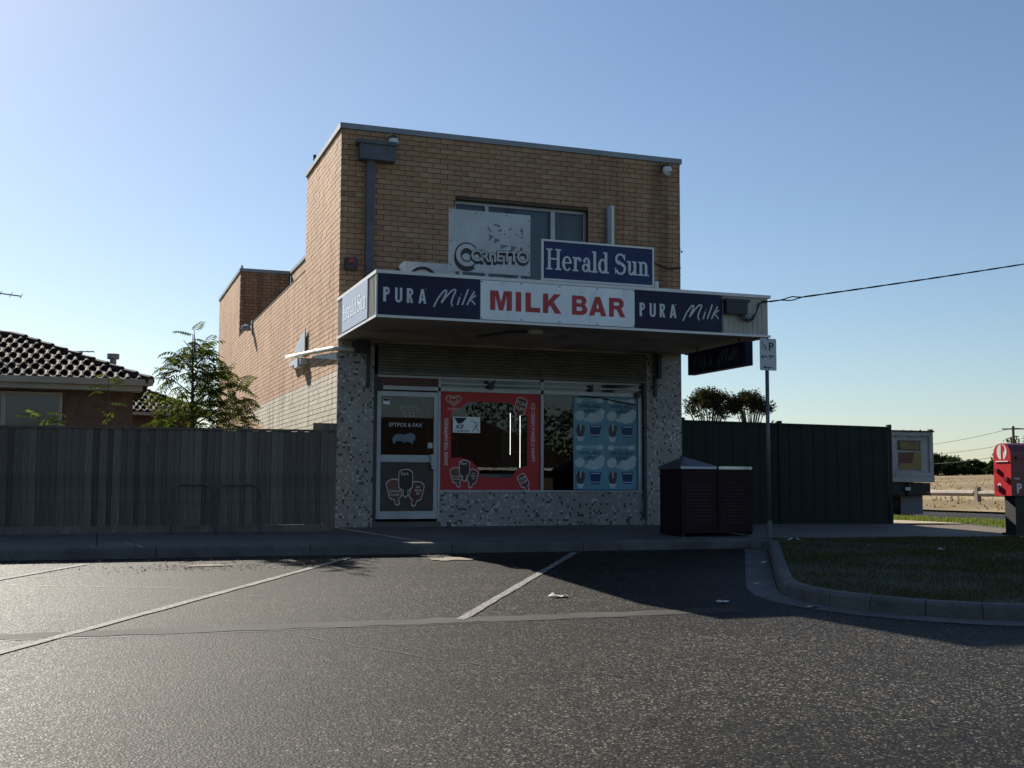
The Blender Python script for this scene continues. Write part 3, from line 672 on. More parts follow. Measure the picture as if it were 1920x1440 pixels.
# ---- awning
A=-2.745
AX0,AX1=-.022,6.245
aw=MB().box(AX0+.02,A+.03,3.0,AX1-.02,-.008,3.02).build('awning',mSOFF,shop)
MB().box(AX0+.03,A+.04,3.42,AX1-.03,-.03,3.46).build('awning_roof',mGALV,aw)
fa=MB(); fa.box(AX0+.02,A+.012,3.021,AX1-.02,A+.029,3.60); fa.box(AX0+.012,A+.03,3.021,AX0+.019,-.006,3.60); fa.box(AX1-.019,A+.03,3.021,AX1-.012,-.006,3.60)
fas=fa.build('fascia_sheet',mCREAM,aw)
for k in range(10):
    xx=5.44+k*.085
    if xx<AX1-.05: box('fascia_rib',mCREAM,fas,xx,A+.004,3.03,xx+.02,A+.0115,3.60)
for k in range(34):
    yy=A+.05+k*.082
    if yy<-.02: box('fascia_rib',mCREAM,fas,AX0+.002,yy,3.03,AX0+.0115,yy+.022,3.60)
ca=MB(); ca.box(AX0-.01,A-.02,3.60,AX1+.02,A+.06,3.648).box(AX0-.01,A+.061,3.60,AX0+.06,-.004,3.648).box(AX1-.06,A+.061,3.60,AX1+.02,-.004,3.648)
ca.box(AX0-.006,A-.015,2.985,AX1+.012,A+.011,3.02).box(AX0-.006,A+.0115,2.985,AX0+.018,-.004,3.02).box(AX1-.018,A+.0115,2.985,AX1+.012,-.004,3.02)
ca.build('awning_trim',mOFFW,aw)
box('corner_post',mOFFW,aw,AX0-.002,A+.0005,3.021,AX0+.019,A+.0115,3.599)
lt=MB().box(2.46,-2.22,2.94,2.66,-2.08,2.999).build('soffit_light',mSIGNF,aw); MB().tube([(2.46,-2.1,2.975),(2.2,-1.8,2.985),(1.95,-1.2,2.985)],.015,6).build('soffit_conduit',mDKGREY,aw)

# ---- lettering builders
def strokes_milk(mb,x,z,sc_,y):
    def P(X,Y): u=(X-1025)/606.; v=(405-(Y-.065*(X-1025)))/661.; return (x+u*sc_,y,z+v*sc_)
    for st in ([(1025,405),(1060,330),(1112,258),(1138,252),(1122,305),(1092,365),(1148,292),(1195,246),(1220,250),(1198,305),(1182,360),(1192,398)],[(1258,312),(1235,388)],[(1332,240),(1305,315),(1278,388)],[(1388,262),(1350,330),(1322,388)],[(1400,298),(1372,318),(1345,332),(1370,352),(1396,384)]):
        pts=[]; n=len(st)
        for i in range(n-1):
            p0=st[max(i-1,0)];p1=st[i];p2=st[i+1];p3=st[min(i+2,n-1)]
            for k in range(5):
                t=k/5; f=lambda a,b,c,d:.5*((2*b)+(-a+c)*t+(2*a-5*b+4*c-d)*t*t+(-a+3*b-3*c+d)*t**3)
                pts.append(P(f(p0[0],p1[0],p2[0],p3[0]),f(p0[1],p1[1],p2[1],p3[1])))
        pts.append(P(*st[-1])); mb.tube(pts,.0125*sc_,6)
    mb.tube([P(1266,292),P(1269,288)],.013*sc_,6)
def ring(cx,cy,ro,ri,a0,a1,n=12,dx=0):
    o=arc(cx,cy,ro[0],ro[1],a0,a1,n); i_=arc(cx+dx,cy,ri[0],ri[1],a0,a1,n); return o+i_[::-1]
def rc(x0,y0,x1,y1): return [(x0,y0),(x1,y0),(x1,y1),(x0,y1)]
PURA={'P':([rc(0,0,.2,1),[(.2,1),(.28,1)]+arc(.28,.74,.17,.26,90,-90,8)+[(.2,.48),(.2,.62),(.25,.62)]+arc(.25,.74,.07,.12,-90,90,6)+[(.2,.86)]],.47),
 'U':([[(0,1),(.17,1),(.17,.3)]+arc(.255,.25,.085,.12,180,360,8)+[(.34,.3),(.34,1),(.51,1),(.51,.28)]+arc(.255,.27,.255,.28,0,-180,12)],.51),
 'R':([rc(0,0,.18,1),[(.18,1),(.26,1)]+arc(.26,.75,.18,.25,90,-80,8)+[(.46,0),(.28,0),(.2,.44),(.18,.44),(.18,.6),(.24,.6)]+arc(.24,.73,.06,.12,-90,90,6)+[(.18,.86)]],.47),
 'A':([[(0,0),(.19,1),(.37,1),(.56,0),(.39,0),(.355,.2),(.2,.2),(.17,0)],[(.225,.36),(.335,.36),(.28,.72)]],.56)}
def pura(mb,x,z,h,y,step,F=FR):
    for i,ch in enumerate('PURA'):
        loops,wd=PURA[ch]
        for k,lp in enumerate([loops] if ch=='A' else [[l] for l in loops]):
            M_=F(0,0,0); 
            mb.fill([[(q[0]*h*.98,q[1]*h) for q in l] for l in lp],.003+.0006*k,(FR(x+i*step,y,z) if F is FR else FS(y,x-i*step,z)))
BOLD={'M':([[(0,0),(0,1),(.37,1),(.5,.40),(.63,1),(1,1),(1,0),(.76,0),(.76,.74),(.6,0),(.4,0),(.24,.74),(.24,0)]]),
 'I':([rc(0,0,1,1)]),'L':([[(0,0),(0,1),(.37,1),(.37,.24),(1,.24),(1,0)]]),
 'K':([[(0,0),(0,1),(.29,1),(.29,.63),(.62,1),(.99,1),(.59,.6),(1.03,0),(.66,0),(.40,.41),(.29,.29),(.29,0)]]),
 'B':([[(0,0),(0,1),(.62,1)]+arc(.62,.755,.33,.245,90,-35,8)+[(.84,.54)]+arc(.62,.285,.39,.285,45,-90,8),[(.3,.79)]+arc(.55,.70,.1,.09,90,-90,6)+[(.3,.61)],[(.3,.42)]+arc(.58,.315,.11,.105,90,-90,6)+[(.3,.21)]]),
 'A':([[(0,0),(.36,1),(.64,1),(1,0),(.70,0),(.645,.19),(.355,.19),(.30,0)],[(.42,.39),(.58,.39),(.5,.70)]]),
 'R':([[(0,0),(0,1),(.6,1)]+arc(.6,.71,.33,.29,90,-60,8)+[(1.02,0),(.70,0),(.50,.36),(.42,.40),(.29,.40),(.29,0)],[(.29,.78)]+arc(.54,.69,.11,.09,90,-90,6)+[(.29,.60)]])}
def serif(mb,x,z,h,F,y,sx=1.):
    # bold slab-serif capitals and lower case: 'Herald Sun'
    def ser(a,b,zz,t=.075): return rc(a,zz,b,zz+t)
    G={}
    G['H']=([rc(.1,.0,.27,1),rc(.64,.0,.81,1),ser(0,.37,0),ser(.54,.91,0),ser(0,.37,.925),ser(.54,.91,.925),rc(.26,.48,.65,.56)],.95)
    G['e']=([ring(.3,.34,(.3,.36),(.145,.285),-20+25,322,18,.015),rc(.13,.345,.57,.41)],.63)
    G['r']=([rc(.09,0,.255,.68),ser(0,.36,0),ser(.0,.1,.61),ring(.36,.44,(.2,.25),(.11,.16),40,170,8),arc(.455,.565,.09,.09,0,360,12)],.56)
    G['a']=([rc(.35,.06,.51,.5),ring(.3,.46,(.21,.24),(.08,.175),0,165,10),arc(.16,.52,.085,.08,0,360,12),ring(.235,.195,(.235,.205),(.09,.125),20,340,14),ser(.42,.6,0,.08)],.62)
    G['l']=([rc(.09,0,.255,1.02),ser(0,.35,0),ser(.0,.1,.945)],.36)
    G['d']=([ring(.29,.34,(.29,.36),(.13,.27),25,335,16,.01),rc(.42,0,.585,1.02),ser(.33,.43,.945),ser(.5,.68,0)],.7)
    G['S']=([ring(.36,.735,(.33,.285),(.19,.195),15,262,14),ring(.37,.285,(.35,.305),(.2,.21),88,-165,14),[(.18,.62),(.52,.36),(.62,.42),(.28,.68)],rc(.6,.68,.66,.98),rc(.02,.02,.08,.32)],.76)
    G['u']=([rc(.09,.2,.255,.68),ser(0,.1,.61),ring(.28,.21,(.19,.23),(.07,.13),180,350,10),rc(.43,0,.595,.68),ser(.34,.44,.61),ser(.52,.69,0)],.71)
    G['n']=([rc(.09,0,.255,.68),ser(0,.34,0),ser(0,.1,.61),ring(.34,.46,(.25,.24),(.09,.15),0,150,10),rc(.43,0,.595,.46),ser(.36,.69,0)],.71)
    cx=0
    for ch in 'Herald Sun':
        if ch==' ': cx+=.34; continue
        lp,wd=G[ch]
        for k,l in enumerate(lp): mb.fill([[((q[0]+cx)*h*sx,q[1]*h) for q in l]],.003+.0007*k,F)
        cx+=wd+.015
    return cx*h*sx

# ---- signs on and around the awning
def screws(par,pts,y,mat=None):
    for a,b in pts: MB().disc((a,y,b),(0,-1,0),.011,.004,8).build('screw',mDKGREY,par)
for x0,lab in ((.0,'navy milk sign with white lettering at the left end of the awning'),(3.922,'navy milk sign with white lettering right of the milk bar sign')):
    s=thing('fascia_sign',(x0+.74,A,3.03),lab,'sign','navy fascia signs')
    box('panel',mNAVY,s,x0+.004,A-.014,3.028,x0+1.483,A-.001,3.596)
    mb=MB(); pura(mb,x0+.075,3.205,.205,A-.0155,.168); strokes_milk(mb,x0+.80,3.165,1.0,A-.0155); mb.disc((x0+.685,A-.014,3.41),(0,-1,0),.007,.003,8); mb.build('lettering',mLTR,s)
s=thing('fascia_sign',(2.7,A,3.03),'white milk bar sign with bold red letters in the middle of the awning','sign')
box('panel',mWHITE,s,1.492,A-.018,3.03,3.914,A-.001,3.594)
mb=MB()
for ch,a,b in (('M',880,1030),('I',1057,1095),('L',1125,1228),('K',1248,1376),('B',1455,1565),('A',1578,1705),('R',1725,1843)):
    if ch=='B': mb.build('lettering',mREDL,s); mb=MB()
    xa=1.635+(a-880)/965*2.125; xb=1.635+(b-880)/965*2.125
    mb.fill([[(q[0]*(xb-xa),q[1]*.285) for q in l] for l in BOLD[ch]],.003,FR(xa,A-.0195,3.17))
mb.build('lettering',mREDL,s)
screws(s,[(1.51+i*.599,zz) for i in range(5) for zz in (3.05,3.575)],A-.018)
# side of awning: pale newspaper sign
s=thing('fascia_sign',(AX0,-1.35,3.04),'pale blue grey newspaper sign on the sunlit left end of the awning','sign')
box('panel',mPALEB,s,AX0-.012,-2.24,3.035,AX0-.0005,-.45,3.595)
mb=MB(); serif(mb,0,0,.25,FS(AX0-.0135,-.53,3.20),0,1.0); mb.build('lettering',mWHITE,s)
# blue newspaper board standing on the awning
s=thing('newspaper_sign',(3.44,-2.5,3.6),'blue newspaper sign board with white serif lettering standing on the awning','sign')
box('panel',mBLUE,s,2.55,-2.51,3.73,4.335,-2.49,4.285)
fm=MB(); fm.box(2.52,-2.522,3.70,4.365,-2.488,3.729).box(2.52,-2.522,4.286,4.365,-2.488,4.315).box(2.52,-2.522,3.7295,2.549,-2.488,4.2855).box(4.336,-2.522,3.7295,4.365,-2.488,4.2855); fm.build('frame',mOFFW,s)
mb=MB(); serif(mb,0,0,.315,FR(2.595,-2.5115,3.865),0,.83); mb.build('lettering',mLTR,s)
for xx in (2.7,4.1): MB().beam((xx,-2.46,3.461),(xx,-2.46,4.2),.04,.03).build('support_leg',mGALV,s)
box('junction_box',mOFFW,s,4.39,-2.5,3.649,4.45,-2.45,3.80)
# faded ice cream board
s=thing('ice_cream_sign',(1.73,-2.45,3.6),'faded white ice cream sign board with grey logo above the awning','sign')
box('panel',mFADE,s,1.105,-2.46,3.755,2.36,-2.445,4.665)
screws(s,[(1.13,4.63),(1.51,4.63),(1.98,4.63),(2.33,4.58),(2.33,4.2),(2.33,3.8),(1.13,4.2),(1.13,3.85)],-2.46)
for xx in (1.3,1.70,2.2): MB().beam((xx,-2.43,3.461),(xx,-2.43,4.4),.035,.025).build('support_leg',mGALV,s)
gr=MB()
for (a,b,wd,hh) in ((1.72,4.33,.07,.11),(1.80,4.28,.10,.08),(1.90,4.20,.13,.08),(2.06,4.19,.10,.10),(2.20,4.18,.05,.11)):
    gr.fill([[(a,b),(a+wd,b-.02),(a+wd*.5,b-hh*.55),(a-.01,b-hh)]],.002,FR(0,-2.461,0))
rd=random.Random(5)
for k in range(26):
    a=rd.uniform(1.7,2.25); b=4.36-(a-1.7)*.08+rd.uniform(-.03,.14); q=rd.uniform(.006,.018); gr.fill([arc(a,b,q*1.6,q,0,360,6)],.001+.0001*k,FR(0,-2.461,0))
gr.build('faded_picture',M('faded_grey_print',(.17,.18,.19),.5,.25,6.),s)
# big C, then the smaller letters, each with a dark offset copy behind
def cring(ro,ri,dx,dz,y,mat,nm): MB().fill([ring(1.375+dx,4.0+dz,(ro,ro*1.02),(ri,ri*1.05),38,315,22)],.002,FR(0,y,0)).build(nm,mat,s)
cring(.188,.072,-.005,-.05,-2.4605,mBLACK,'logo_shadow'); cring(.184,.078,0,0,-2.4632,mBLACK,'logo_outline'); cring(.163,.098,0,0,-2.4662,mFADE,'logo_lettering')
xx=1.435
for ch,wd,zz,sz in (('O',.155,3.925,.20),('R',.125,3.925,.19),('n',.125,3.93,.225),('E',.105,3.945,.18),('T',.11,3.95,.18),('T',.11,3.955,.18),('O',.15,3.945,.21)):
    MB().text(ch,sz*1.2,FR(xx-.008,-2.4605,zz-.035),.002,.014,sx=.98).build('logo_shadow',mBLACK,s)
    MB().text(ch,sz*1.2,FR(xx,-2.4635,zz),.002,.012,sx=.98).build('logo_outline',mBLACK,s)
    MB().text(ch,sz*1.2,FR(xx,-2.4665,zz),.002,.003,sx=.98).build('logo_lettering',mFADE,s); xx+=wd*.97
# hanging light box under the awning
s=thing('hanging_sign',(5.95,-1.65,2.56),'dark navy milk light box sign hanging under the right end of the awning','sign')
box('case',mNAVY,s,5.9,-2.6,2.555,6.03,-.72,2.93); mb=MB(); pura(mb,-.95,2.64,.2,5.8965,.165,FS); mb.build('lettering',mRAIN,s)
mb=MB(); t=MB(); strokes_milk(t,0,0,1.,0); mb.v=[Vector((5.8965+v.y,-1.75-v.x,2.62+v.z)) for v in t.v]; mb.f=t.f; mb.a=t.a; mb.build('lettering',mRAIN,s)
for yy in (-.95,-2.3): MB().tube([(5.965,yy,2.93),(5.965,yy,2.999)],.015,6).build('hanger',mDKGREY,s)
# electrical box and service wires at right end of awning
s=thing('meter_box',(5.6,-2.8,3.3),'dark electrical box with wires on the right end of the awning','electrical box')
box('case',mBLACK,s,5.43,A-.10,3.31,5.80,A-.001,3.52,bevel=.01); box('lid',mDKGREY,s,5.42,A-.112,3.50,5.84,A-.001,3.545)
def sag(a,b,s_,n=18): return [(a[0]+(b[0]-a[0])*i/n,a[1]+(b[1]-a[1])*i/n,a[2]+(b[2]-a[2])*i/n-s_*4*(i/n)*(1-i/n)) for i in range(n+1)]
for k in range(3):
    pts=[(5.66+.05*k,A-.05,3.31),(5.72+.05*k,A-.06,3.235-.02*k),(5.88+.02*k,A-.06,3.25),(5.98,A-.05,3.36),(6.03+.01*k,A-.04,3.50),(6.12,A-.03,3.535+.008*k),(6.24,A-.03,3.55)]
    MB().tube(pts,.010,6).build('wire',mCABLE,s)
pc=[]; a=Vector((6.24,A-.03,3.55)); b=Vector((26,-3.4,7.75))
cb=MB()
for ph in (0,math.pi):
    pts=[]
    for i in range(241):
        t=i/240; q=a.lerp(b,t)-Vector((0,0,.55*4*t*(1-t)*.35)); am=.0045+.024*math.exp(-((t-.02)/.008)**2)
        pts.append(q+Vector((0,math.sin(t*160+ph)*am,math.cos(t*160+ph)*am)))
    cb.tube(pts,.010,5)
tag(cb.build('service_cable',mCABLE),'twisted black overhead cable running from the awning to the right','cable')
# air conditioner on the awning roof
s=thing('air_conditioner',(1.05,-1.2,3.46),'grey air conditioner unit behind the faded ice cream board','air conditioner')
box('case',mOFFW,s,.72,-1.35,3.462,1.55,-1.05,4.07,bevel=.015)
MB().lathe([(.24,0),(.24,.02),(.2,.025),(.2,0)],(1.02,-1.351,3.76),20,(0,-1,0)).disc((1.02,-1.351,3.76),(0,-1,0),.06,.03,14).build('fan_grille',mDKGREY,s)
MB().tube([(.70,-1.2,3.95),(.66,-1.2,3.98),(.66,-1.2,3.7)],.02,6).build('refrigerant_pipe',mBLACK,s)
# alarm box, cameras
s=thing('alarm_box',(.17,-.05,4.12),'dark red alarm box on the brick wall left of the downpipe','alarm')
box('case',mCOWB,s,.07,-.09,4.11,.28,-.003,4.32,bevel=.015); MB().box(.13,-.105,4.23,.22,-.0905,4.29).build('strobe',mREDL,s)
def secam(x,y,z,lab,out=(0,-1,0),sc_=1.):
    s=thing('security_camera',(x,y,z),lab,'camera','security cameras on the shop')
    o=Vector(out); c=Vector((x,y,z))
    MB().disc(c+o*.002,o,.045*sc_,.05).build('mount',mBLACK,s)
    MB().tube([c+o*.05+Vector((0,0,.03)),c+o*.13+Vector((0,0,.02))],.075*sc_,8).build('arm',mDKGREY,s)
    MB().lathe([(.0,.05),(.075*sc_,.045),(.085*sc_,0),(.075*sc_,-.05),(.045*sc_,-.10),(0,-.115)],c+o*.14-Vector((0,0,.03)),14).build('housing',mOFFW,s,smooth=True)
    MB().disc(c+o*.19-Vector((-.015,0,.07)),o,.032*sc_,.02,10).build('lens',mBLACK,s)
secam(.83,0,6.30,'white dome security camera above the rainwater head'); secam(5.83,0,6.31,'white dome security camera at the top right corner of the wall')
secam(W,.35,5.0,'lower side security camera poking out from the right wall',(1,0,0),.55); 
s=thing('security_camera',(W,.3,5.95),'small dark bullet camera poking out from the right wall','camera','security cameras on the shop')
MB().tube([(W+.002,.3,5.98),(W+.08,.3,5.98)],.012,6).build('arm',mBLACK,s); MB().tube([(W+.06,.34,5.975),(W+.075,.2,5.965)],.03,8).build('housing',mBLACK,s)
# floodlight on side wall
s=thing('floodlight',(-.08,11.0,4.5),'small grey floodlight on the sunlit side wall','light')
MB().box(-.03,10.9,4.38,-.004,11.02,4.72).build('bracket',mFLASH,s); MB().lathe([(0,.09),(.10,.06),(.13,-.03),(.11,-.06),(0,-.07)],(-.16,10.95,4.52),12).build('lamp_head',mFLASH,s); MB().tube([(-.02,10.95,4.62),(-.16,10.95,4.58)],.02,6).build('arm',mFLASH,s)
# white pipe round the corner
s=thing('wall_pipe',(-.08,2.3,2.8),'white pipe with brackets running along the side wall from the corner','pipe')
MB().tube([(.30,-.05,2.83),(.0,-.05,2.83),(-.05,-.04,2.835),(-.075,.02,2.84),(-.08,1.5,2.95),(-.08,3.1,3.06),(-.08,4.75,3.175)],.038,10).build('pipe',mPVC,s,smooth=True)
for yy,zz in ((1.5,2.95),(3.1,3.06)): MB().tube([(-.08,yy-.05,zz-.004),(-.08,yy+.05,zz+.004)],.047,10).build('collar',mPVC,s)
MB().add([(-.03,2.9,3.10),(-.03,4.2,3.22),(-.03,2.9,3.52),(-.05,2.9,3.10),(-.05,4.2,3.22),(-.05,2.9,3.52)],[(0,1,2),(5,4,3),(0,3,4,1),(1,4,5,2),(2,5,3,0)]).build('gusset_plate',mGALV,s)
MB().add([(-.012,.04,2.66),(-.012,2.3,2.92),(-.012,2.3,2.955),(-.012,.04,2.79),(-.004,.04,2.66),(-.004,2.3,2.92),(-.004,2.3,2.955),(-.004,.04,2.79)],[(3,2,1,0),(4,5,6,7),(0,1,5,4),(1,2,6,5),(2,3,7,6),(3,0,4,7)]).build('grey_strip',mFLASH,s)  # thin tapered grey strip just below the pipe
MB().box(-.16,3.0,2.82,-.004,3.35,2.99).box(-.13,2.85,2.86,-.004,2.99,2.96).box(-.1,3.5,2.93,-.004,4.3,3.03).build('junction_box',mSIGNF,s)
# ================================================================== PALING FENCE (left)
FY=-.66
pf=thing('paling_fence',(-4.6,FY,0),'weathered grey timber paling fence left of the shop','fence')
rp=random.Random(21)
pv=[]
for i in range(8):
    h=1.40+rp.uniform(-.008,.008); wd=.108+rp.uniform(-.006,.006); mb=MB(); b=rp.uniform(-.004,.004)
    mb.add([(-wd/2,0,0),(wd/2,0,0),(wd/2,.016,0),(-wd/2,.016,0),(-wd/2+b,0,h),(wd/2+b,0,h),(wd/2+b,.016,h),(-wd/2+b,.016,h)],[(3,2,1,0),(4,5,6,7),(0,1,5,4),(1,2,6,5),(2,3,7,6),(3,0,4,7)])
    me=bpy.data.meshes.new('paling'); me.from_pydata([tuple(v) for v in mb.v],[],mb.f); me.materials.append(mWOOD); pv.append(me)
k=0; x=-.21
while x>-9.3:
    o=bpy.data.objects.new('paling',pv[rp.randrange(8)]); o.parent=pf; col.objects.link(o)
    o.location=Vector((x+rp.uniform(-.006,.006),FY+(0 if k%2 else .018)+rp.uniform(-.003,.003),.075+.004*x))-ORG[pf.name]
    o.rotation_euler=(0,rp.uniform(-.006,.006),0); x-=.094; k+=1
MB().beam((-9.3,FY+.03,1.490-.037),(-.155,FY+.03,1.492),.11,.028).build('capping',mWOOD,pf)
MB().box(-9.3,FY-.004,-.09,-.17,FY+.016,.07).build('plinth_board',mWOOD,pf)
for xx in (-.25,-2.6,-4.95,-7.3): box('post',mWOOD,pf,xx-.05,FY+.085,-.1,xx+.05,FY+.18,1.45)
box('sun_blocking_board',mWOOD,pf,-.38,-.035,-.05,-.0005,-.015,1.64)  # added board, blocks the sun streak between fence end and shop
for zz in (.3,1.2): box('rail',mWOOD,pf,-9.3,FY+.037,zz,-.17,FY+.084,zz+.07)
# bike hoops
for x0,x1,lab in ((-2.56,-1.985,'left galvanised bike hoop in front of the paling fence'),(-1.93,-1.31,'right galvanised bike hoop in front of the paling fence')):
    y=-.98; z=zf(0,y); rr=.11; pts=[(x0,y,z)]+[(x0,y,.66-rr)]+[(x0+rr-rr*math.cos(R(15*i)),y,.66-rr+rr*math.sin(R(15*i))) for i in range(1,7)]+[(x1-rr+rr*math.sin(R(15*i)),y,.66-rr+rr*math.cos(R(15*i))) for i in range(0,7)]+[(x1,y,z)]
    o=MB().tube(pts,.022,8).disc((x0,y,z),(0,0,1),.06,.008).disc((x1,y,z),(0,0,1),.06,.008).build('bike_hoop',mHOOP,smooth=False); tag(o,lab,'bike rack','bike hoops by the fence')
# ================================================================== GREEN STEEL FENCE (right)
GY=.14
gf=thing('steel_fence',(8.4,GY,-.05),'dark green corrugated steel fence right of the shop','fence')
def gz(x): return zf(x,0)
posts=[6.24,8.24,10.66]
for xx in posts: box('post',mGREEN,gf,xx-.035,GY-.035,gz(xx)-.02,xx+.035,GY+.035,1.85-.008*(xx-6.2)+.035)
for a,b in zip(posts,posts[1:]):
    n=int((b-a-.07)/.26); st=(b-a-.072)/n
    for i in range(n):
        x0=a+.036+i*st; vs=[]; pr=[(0,0),(.08,0),(.11,.012),(.15,.012),(.18,0),(st/1.0,0)]
        for d,h in pr:
            d=min(d,st); zt=1.815-.008*(x0+d-6.2); vs += [(x0+d,GY-.012+h,gz(x0)+.01),(x0+d,GY-.012+h,zt)]
        MB().add(vs,[(2*q,2*q+2,2*q+3,2*q+1) for q in range(len(pr)-1)]).build('panel_sheet',mGREEN,gf)
    MB().beam((a+.036,GY,1.825-.008*(a-6.2)),(b-.036,GY,1.825-.008*(b-6.2)),.06,.035).build('rail',mGREEN,gf)
    MB().beam((a+.036,GY,gz(a)+.02),(b-.036,GY,gz(b)+.02),.05,.05).build('rail',mGREEN,gf)
MB().add([(10.70,GY-.01,gz(10.6)),(10.88,GY+.25,gz(10.6)),(10.88,GY+.25,1.62),(10.70,GY-.01,1.79),(10.714,GY+.01,gz(10.6)),(10.894,GY+.27,gz(10.6)),(10.894,GY+.27,1.62),(10.714,GY+.01,1.79)],[(0,1,2,3),(7,6,5,4),(0,4,5,1),(1,5,6,2),(2,6,7,3),(3,7,4,0)]).build('raked_end_sheet',mGREEN,gf)
MB().beam((10.66,.45,-.05),(10.66,24,-.05),.03,.03).build('rail',mGREEN,gf)
# ================================================================== BIN ENCLOSURE
bx0,bx1,by0,by1=4.79,6.03,-2.52,-1.83; bz=zf(5.4,-2.2)
bn=thing('bin_enclosure',(5.41,-2.17,bz),'dark maroon double bin enclosure with hooded lids on the footpath','bin')
zb0,zb1=bz+.02,.93
box('side_panel',mBIN,bn,bx0,by0+.003,zb0,bx0+.03,by1,zb1); box('side_panel',mBIN,bn,bx1-.03,by0+.003,zb0,bx1,by1,zb1); box('back_panel',mBIN,bn,bx0+.031,by1-.03,zb0,bx1-.031,by1,zb1)
for a,b in ((bx0+.001,5.405),(5.415,bx1-.001)):
    d=box('door_panel',mBIN,bn,a,by0-.02,zb0+.03,b,by0+.002,zb1-.012,bevel=.006)
    hl=MB()
    for i in range(9):
        for j in range(13): hl.disc((a+.10+i*.05,by0-.0235,zb0+.18+j*.05),(0,1,0),.011,.003,6)
    hl.build('perforations',mBLACK,d)['kind']='stuff'
hl=MB()
for i in range(8):
    for j in range(13): hl.disc((bx0-.001,by0+.14+i*.055,zb0+.18+j*.05),(-1,0,0),.011,.003,6)
hl.build('perforations',mBLACK,bn)['kind']='stuff'
box('deck',mBIN,bn,bx0+.031,by0+.004,zb1-.03,bx1-.031,by1-.031,zb1-.001)
hx0,hx1,hy0,hy1=bx0-.02,5.40,by0-.03,by1+.02; ax,ay=(hx0+hx1)/2-.06,(hy0+hy1)/2
MB().add([(hx0,hy0,zb1+.001),(hx1,hy0,zb1+.001),(hx1,hy1,zb1+.001),(hx0,hy1,zb1+.001),(hx0,hy0,zb1+.045),(hx1,hy0,zb1+.045),(hx1,hy1,zb1+.045),(hx0,hy1,zb1+.045),(ax,ay,zb1+.20)],[(3,2,1,0),(0,1,5,4),(1,2,6,5),(2,3,7,6),(3,0,4,7),(4,5,8),(5,6,8),(6,7,8),(7,4,8)]).build('pitched_hood',mRAIN,bn)
MB().box(hx0+.01,hy0-.006,zb1+.004,hx1-.01,hy0-.001,zb1+.04).build('hood_lip',mSIGNF,bn)
MB().box(5.43,by0-.03,zb1+.001,bx1+.01,by1+.01,zb1+.045).build('flat_lid',mSTEEL,bn,bevel=.018)
for xx,yy in ((bx0+.06,by0+.06),(bx1-.06,by0+.06),(bx0+.06,by1-.06),(bx1-.06,by1-.06)): MB().tube([(xx,yy,zf(xx,yy)),(xx,yy,zb0+.03)],.025,8).build('foot',mBLACK,bn)
# ================================================================== PARKING SIGN
sx,sy=6.12,-2.86; szb=zf(sx,sy)
ps=thing('parking_sign',(sx,sy,szb),'grey half hour parking sign on a galvanised post beside the bin','sign')
MB().tube([(sx,sy,szb-.0),(sx,sy,2.96)],.03,12).build('post',mPOLE,ps,smooth=True)
MB().tube([(sx,sy,szb),(sx,sy,.15)],.038,12).build('sleeve',mPOLE,ps)
pl_=[]
for (cx,cz,a0) in ((sx+.125,2.925,0),(sx-.125,2.925,90),(sx-.125,2.475,180),(sx+.125,2.475,270)): pl_+=arc(cx,cz,.022,.022,a0,a0+90,5)
MB().fill([pl_],.004,FR(0,sy-.036,0)).build('plate',mSIGNF,ps)
t=MB(); yq=sy-.0395
MB().text('P',.175,FR(sx+.005,yq,2.765),.002,.004).build('lettering',mSIGNT,ps)
t.text('1',.075,FR(sx-.12,yq,2.85),.002,.0015).text('2',.085,FR(sx-.07,yq,2.775),.002,.002);t.build('lettering',mSIGNT,ps);t=MB().text('6',.085,FR(sx-.125,yq,2.635),.002,.002).text('AM',.032,FR(sx-.078,yq,2.66),.002,.001).text('-',.07,FR(sx-.03,yq,2.64),.002,.002).text('9',.085,FR(sx+.015,yq,2.635),.002,.002).text('PM',.032,FR(sx+.065,yq,2.665),.002,.001)
t.build('lettering',mSIGNT,ps);t=MB();t.fill([[(sx-.09,2.50),(sx-.05,2.525),(sx-.05,2.507),(sx+.07,2.507),(sx+.07,2.493),(sx-.05,2.493),(sx-.05,2.475)]],.002,FR(0,yq,0)); t.build('arrow',mSIGNT,ps); MB().fill([[(sx-.115,2.79),(sx-.105,2.79),(sx-.06,2.86),(sx-.07,2.86)]],.0015,FR(0,yq,0)).build('lettering',mSIGNT,ps)
for zz in (2.935,2.49): MB().disc((sx+.0,sy-.0385,zz),(0,-1,0),.012,.004,8).build('bolt',mBLACK,ps)
